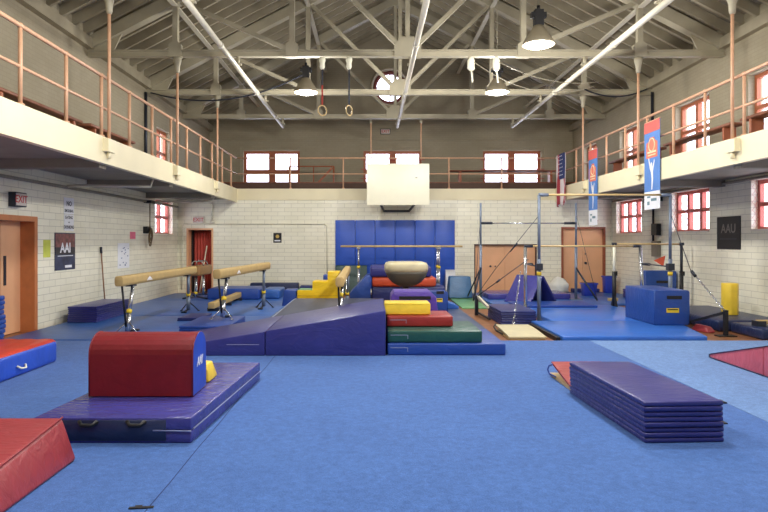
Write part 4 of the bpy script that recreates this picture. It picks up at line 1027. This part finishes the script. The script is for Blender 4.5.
# rope on bracket
r = thing('wall_rope', 'coiled rope hanging from a black bracket on the left wall', 'rope', (XL, 16.3, 1.5))
part('bracket', box(NB(), 0, .12, -.12, .12, .3, .48), M['black'], r); part('bracket', box(NB(), 0, .2, -.08, .2, 1.1, 1.17), M['black'], r)
a = NB(); tube(a, [(.12, .05, 1.16), (.12, .05, .4)], .014, 6); part('rope', a, plain('rope_tan', (126, 108, 76), .8), r)
a = NB()
for k in range(3): ring(a, (.13 + .015 * k, .04, .2 + .03 * k), .11 - .01 * k, .014, 'x', 18)
for v in a.verts: v.co.z = .25 + (v.co.z - .25) * 1.7
part('coil', a, plain('rope_dark', (110, 90, 60), .8), r)
# small black sign, conduit, fixtures on back wall
r = thing('wall_sign', 'small black sign on the back wall left of the wall pads', 'sign', (X(277, 19.0), YB - .002, 1.55))
part('sheet', box(NB(), -.125, .125, -.01, 0, 0, .3), M['black'], r)
a = NB(); tube(a, [(0, -.01, .19), (0, -.014, .19)], .055, 12); part('emblem', a, plain('emblem_gold', (200, 170, 90), .5), r)
a = NB(); box(a, -.09, .09, -.014, -.01, .04, .08); part('caption', a, M['paper'], r)
def conduit(name, label, pts, rad, mat, parent_parts=()):
    a = NB(); tube(a, pts, rad, 8); return one(name, label, 'pipe', a, mat)
yc = YB - .03
conduit('conduit', 'thin painted conduit crossing the back wall and dropping beside the pads', [(-5.82, yc, .1), (-5.82, yc, 2.05), (-5.75, yc, 2.13), (-1.42, yc, 2.13), (-1.34, yc, 2.05), (-1.34, yc, .3)], .02, M['tile'])
conduit('conduit', 'vertical painted conduit up to the gallery right of the exit sign', [(X(212, 19.05), yc, 2.3), (X(212, 19.05), yc, 2.7), (X(208, 19.05), yc, 2.82), (-5.6, yc, 2.82)], .025, M['tile'])
r = one('bell_box', 'small grey junction box on the back wall by the exit sign', 'junction box', lathe(NB(), [(.07, 0), (.075, .05), (.05, .1), (.03, .16)], 14), M['galv'], (X(212, 19.0), YB - .08, 2.14))
conduit('wall_pipe', 'long pipe along the top of the left wall under the gallery', [(XL + .06, YF + .1, 2.64), (XL + .06, 18.9, 2.64)], .03, M['soffit'])
conduit('wall_pipe', 'long pipe along the top of the right wall under the gallery', [(XR - .06, YF + .1, 2.80), (XR - .06, 18.9, 2.80)], .03, M['soffit'])
conduit('wall_pipe', 'pipe crossing beneath the left gallery near the poster', [(XL + .06, 12.0, 2.66), (XL + .3, 12.05, 2.68), (GX0 - .25, 12.3, 2.68), (GX0 - .2, 12.3, 2.86)], .028, M['galv'])
conduit('wall_pipe', 'pipe crossing beneath the left gallery by the hanging rope', [(XL + .06, 16.9, 2.66), (XL + .3, 16.95, 2.68), (GX0 - .25, 17.1, 2.68), (GX0 - .2, 17.1, 2.86)], .028, M['galv'])
r = thing('wall_sign', 'black framed AAU sign on the right wall between windows', 'sign', (XR - .003, 12.85, 1.43))
part('sheet', box(NB(), -.012, 0, -.42, .42, 0, .68), M['black'], r)
text('lettering', 'AAU', .26, plain('sign_grey', (120, 116, 114), .4, .5), r, (-.013, 0, .42), ONRIGHT, .001, .004)
a = NB(); box(a, -.015, -.012, -.3, .3, .2, .23); box(a, -.015, -.012, -.38, .38, .32, .325); part('caption', a, M['dark'], r)
r = thing('electrical_conduit', 'black conduit with two boxes on the right wall behind the banner', 'electrical box', (XR - .006, 16.2, 1.2))
a = NB(); tube(a, [(-.04, 0, .1), (-.04, 0, 1.45)], .03, 8); part('pipe', a, M['black'], r)
part('upper_box', box(NB(), -.12, 0, -.35, -.05, .55, .85), M['black'], r); part('lower_box', box(NB(), -.1, 0, -.35, -.02, 0, .4), plain('box_grey', (110, 104, 92), .5), r)
part('top_bar', box(NB(), -.12, 0, -.45, .4, 1.42, 1.52), M['dark'], r)
# high upper corner conduits
for x, s, lb in ((XL + .05, -1, 'left'), (XR - .05, 1, 'right')):
    conduit('conduit', 'dark vertical conduit on the upper %s wall beside a truss end' % lb, [(x, 16.25, 3.25), (x, 16.25, 5.5)], .04, M['dark'])

# ---- gallery furniture
def bench(label, x, y0, y1, z=.46, w=.28):
    r = thing('gallery_bench', label, 'bench', (x, (y0 + y1) / 2, ZG)); l = (y1 - y0) / 2
    part('seat', sbox(-w / 2, w / 2, -l, l, z, z + .05, .008, 1), M['bench'], r)
    k = max(2, int(2 * l / 1.6) + 1)
    for i in range(k):
        y = -l + .25 + (2 * l - .5) * i / (k - 1); a = NB(); box(a, -w / 2 + .03, w / 2 - .03, y - .03, y + .03, 0, z); part('leg', a, M['winbrown'], r)
bench('brown plank bench on the left gallery, the near one', -5.2, 6.2, 10.9)
bench('brown plank bench on the left gallery, the farther one', -5.15, 11.1, 13.2)
bench('brown plank bench on the right gallery below the nearest window', 6.5, 7.6, 10.7)
bench('brown plank bench on the right gallery right of the taller banner', 6.5, 11.0, 13.5)
bench('brown plank bench on the right gallery between the two banners', 6.5, 13.9, 16.6)
r = thing('bleacher', 'dark brown low bleacher along the back gallery', 'bleacher', (.75, 20.6, ZG))
part('riser', box(NB(), -5.9, 6.2, 0, .5, 0, .32), M['galfloor'], r); part('seat', box(NB(), -5.9, 6.2, -.03, .53, .32, .36), M['bench'], r)
# stair handrail on back gallery near centre, and wooden desk rail at right
r = thing('stair_rail', 'brown pipe stair rail on the back gallery left of the backboard', 'handrail', (-1.55, 21.6, ZG))
a = NB()
tube(a, [(-1.3, 0, 0), (-1.3, 0, 1.0)], .025); tube(a, [(.25, 0, 0), (.25, 0, 1.0)], .03); tube(a, [(-1.3, 0, 1.0), (.25, 0, 1.0)], .022); tube(a, [(-.45, 0, .0), (-.45, 0, 1.0)], .02)
part('frame', a, M['winbrown'], r)
a = NB(); bar(a, (-.7, 0, 0), (.2, 0, .95), .05, .07); bar(a, (-.1, 0, 0), (.25, 0, .35), .05, .06); part('sloping_rail', a, M['winbrown'], r)
r = thing('gallery_table', 'long narrow brown table on the back gallery under the right window', 'table', (4.75, 21.3, ZG))
part('table_top', sbox(-2.1, 1.6, -.2, .2, .78, .82, .006, 1), M['bench'], r)
for x in (-1.7, 1.4): part('leg', box(NB(), x - .04, x + .04, -.15, .15, 0, .78), M['winbrown'], r)

# ---- banners
def banner(label, y0, y1, zt, zb, logo_z):
    r = thing('hanging_banner', label, 'banner', (GX1 - .03, (y0 + y1) / 2, zb)); w = (y1 - y0) / 2; h = zt - zb; x = -.0
    part('cloth', box(NB(), -.004, .004, -w, w, h * .2, h), plain('banner_blue', (86, 132, 200), .7, var=.12, scale=3), r)
    part('header', box(NB(), -.007, -.004, -w, w, h * .87, h), plain('banner_red', (214, 96, 88), .7), r)
    sh = NB(); c = h * .68
    prism(sh, [(-w * .72, c - h * .1), (w * .72, c - h * .1), (w * .72, c + h * .07), (w * .4, c + h * .09), (w * .25, c + h * .13), (-w * .25, c + h * .13), (-w * .4, c + h * .09), (-w * .72, c + h * .07)], -.009, -.004, 'x')
    part('logo_shield', sh, plain('banner_logo', (220, 120, 96), .7), r)
    a = NB(); ring(a, (-.008, 0, c + h * .045), w * .38, .012, 'x', 20); box(a, -.011, -.008, -w * .55, w * .55, c - h * .045, c - h * .025); box(a, -.011, -.008, -w * .5, w * .5, c - h * .075, c - h * .062); part('logo_lines', a, plain('banner_cream', (238, 214, 170), .7), r)
    sil = [(.5, .60), (.42, .61), (.22, .50), (.1, .53), (-.02, .52), (-.04, .46), (-.3, .56), (-.36, .54), (-.14, .42), (-.16, .34), (-.05, .22), (.06, .22), (.02, .34), (.12, .42), (.26, .46)]
    a = NB(); prism(a, [(w * u, h * v) for u, v in sil], -.0075, -.004, 'x')
    part('gymnast_figure', a, plain('figure_white', (226, 226, 228), .7), r)
    lo = part('lower_sheet', box(NB(), -.005, .003, -w, w, 0, h * .2), M['paper'], r)
    a = NB(); box(a, -.008, -.005, -w * .6, w * .1, h * .09, h * .12); box(a, -.008, -.005, w * .3, w * .6, h * .05, h * .09); box(a, -.008, -.005, w * .2, w * .6, h * .13, h * .15); part('marks', a, plain('mark_grey', (110, 140, 150), .6), lo)
    a = NB(); tube(a, [(0, -w, h - .01), (0, w, h - .01)], .012, 6); part('hanging_rod', a, M['rail'], r)
banner('larger blue and red banner hanging nearest on the right gallery', 12.1, 12.78, 4.02, 2.24, 0)
banner('farther blue and red banner hanging next to the flag', 15.45, 16.05, 3.93, 2.0, 0)
# flag hung vertically with folds
r = thing('hanging_flag', 'stars and stripes flag hanging on the right gallery rail', 'flag', (GX1 - .05, 18.25, 2.66))
bm = NB(); cols_, rws = 26, 10; g = []
for i in range(cols_ + 1):
    u = -.39 + .78 * i / cols_; g.append([bm.verts.new((.035 * math.sin(i * 1.25) * (1 - .4 * j / rws) - .03, u * (1 - .08 * math.sin(j * .6)), 1.5 * j / rws + .05 * math.sin(i * .5) * (1 - j / rws))) for j in range(rws + 1)])
for i in range(cols_):
    for j in range(rws):
        f = bm.faces.new((g[i][j], g[i + 1][j], g[i + 1][j + 1], g[i][j + 1])); f.smooth = True
o = part('stripes', bm, flag_mat('flag_stripes'), r)
md = o.modifiers.new('thick', 'SOLIDIFY'); md.thickness = .006
bm = NB(); g = []
for i in range(0, 15):
    u = -.39 + .78 * i / cols_; g.append([bm.verts.new((.035 * math.sin(i * 1.25) * (1 - .4 * j / rws) - .042, u * (1 - .08 * math.sin(j * .6)), 1.5 * j / rws)) for j in range(5, rws + 1)])
for i in range(len(g) - 1):
    for j in range(5): f = bm.faces.new((g[i][j], g[i + 1][j], g[i + 1][j + 1], g[i][j + 1])); f.smooth = True
o = part('canton', bm, plain('flag_blue', (52, 62, 110), .8), r); md = o.modifiers.new('thick', 'SOLIDIFY'); md.thickness = .006
a = NB()
for i in range(4):
    for j in range(6):
        cy = -.34 + .1 * i + (.05 if j % 2 else 0); cz = .86 + .11 * j; s = .013
        box(a, -.098, -.094, cy - s, cy + s, cz - s, cz + s)
part('stars', a, M['ltwht'], r)

# ---- rings, pulleys, cables
def gym_ring(label, x, strap_mat):
    r = thing('gymnastic_ring', label, 'gymnastic ring', (x, 12.97, 4.24), 0, 'pair of gymnastic rings')
    a = NB(); ring(a, (0, 0, .09), .105, .014, 'y', 24); rg = part('ring', a, M['barwood'], r); rg.rotation_euler = (0, 0, math.radians(35 if x < -.8 else 55))
    a = NB(); box(a, -.018, .018, -.004, .004, .2, .62); part('strap', a, strap_mat, r)
    a = NB(); box(a, -.014, .014, -.004, .004, .62, 1.02); part('upper_strap', a, M['dark'], r)
    a = NB(); lathe(a, [(.03, .95), (.055, 1.0), (.05, 1.08), (.07, 1.14), (.06, 1.2)], 10); part('swivel', a, M['white'], r)
gym_ring('wooden gymnastic ring on a red strap, left one of the pair', X(322, 12.9), plain('strap_red', (170, 60, 50), .7))
gym_ring('wooden gymnastic ring on a dark strap, right one of the pair', X(349, 12.9), M['dark'])
for px_, lb in ((471.5, 'left'), (497, 'right')):
    r = thing('rope_pulley', 'white %s pulley with short rope tail on the ring truss' % lb, 'pulley', (X(px_, 12.9), 12.97, 4.92), 0, 'pulleys under the truss')
    a = NB(); lathe(a, [(.04, .25), (.075, .28), (.08, .45), (.06, .5), (.05, .53)], 12); part('body', a, M['white'], r)
    a = NB(); tube(a, [(0, 0, .27), (.02, 0, .15), (.03, 0, .0)], .02, 6); part('rope_tail', a, M['white'], r)
    pass
def sag(label, p, q, d, r, mat, n=16):
    p, q = Vector(p), Vector(q); pts = [p.lerp(q, i / n) - Vector((0, 0, d * 4 * (i / n) * (1 - i / n))) for i in range(n + 1)]
    a = NB(); tube(a, [v - p for v in pts], r, 6); return one('slack_cable', label, 'cable', a, mat, p)
sag('upper of two white slack ropes running right from the pulleys', (X(499, 12.9), 12.9, Z(62, 12.9)), (5.0, 13.6, Z(84, 13.6) + .05), .18, .007, M['truss'])
sag('lower of two white slack ropes running right from the pulleys', (X(474, 12.9), 12.9, Z(62, 12.9)), (4.9, 13.6, Z(86, 13.6)), .35, .007, M['truss'])
sag('dark cable sagging from the left wall to the second truss', (XL + .16, 16.3, 5.5), (X(310, 16.4), 16.3, Z(72, 16.4)), .45, .02, M['dark'])
sag('dark cable sagging from the truss to the right wall', (X(583, 16.4), 16.3, Z(90, 16.4)), (XR - .16, 16.3, 5.6), .2, .02, M['dark'])

# ================================================================ LIGHT, CAMERA
w = bpy.data.worlds.new('sky'); SC.world = w; w.use_nodes = True
bg = w.node_tree.nodes['Background']; bg.inputs[0].default_value = (.90, .90, 1.0, 1); bg.inputs[1].default_value = 6.0
cam = bpy.data.cameras.new('camera'); co = bpy.data.objects.new('camera', cam); COL.objects.link(co); SC.camera = co
co.location = (0, 0, CH); co.rotation_euler = (PI / 2, 0, 0)
cam.sensor_width = 36; cam.lens = FL / 768 * 36; cam.shift_x = (384 - VX) / 768; cam.shift_y = (VY - 256) / 768
cam.clip_start = .05; cam.clip_end = 200
SC.view_settings.view_transform = 'Standard'; SC.view_settings.look = 'None'; SC.view_settings.gamma = 1; SC.view_settings.use_curve_mapping = False
SC.view_settings.exposure = 0.36
SC.cycles.use_denoising = True
SC.cycles.max_bounces = 8; SC.cycles.diffuse_bounces = 5; SC.cycles.transparent_max_bounces = 12
SC.cycles.sample_clamp_indirect = 6
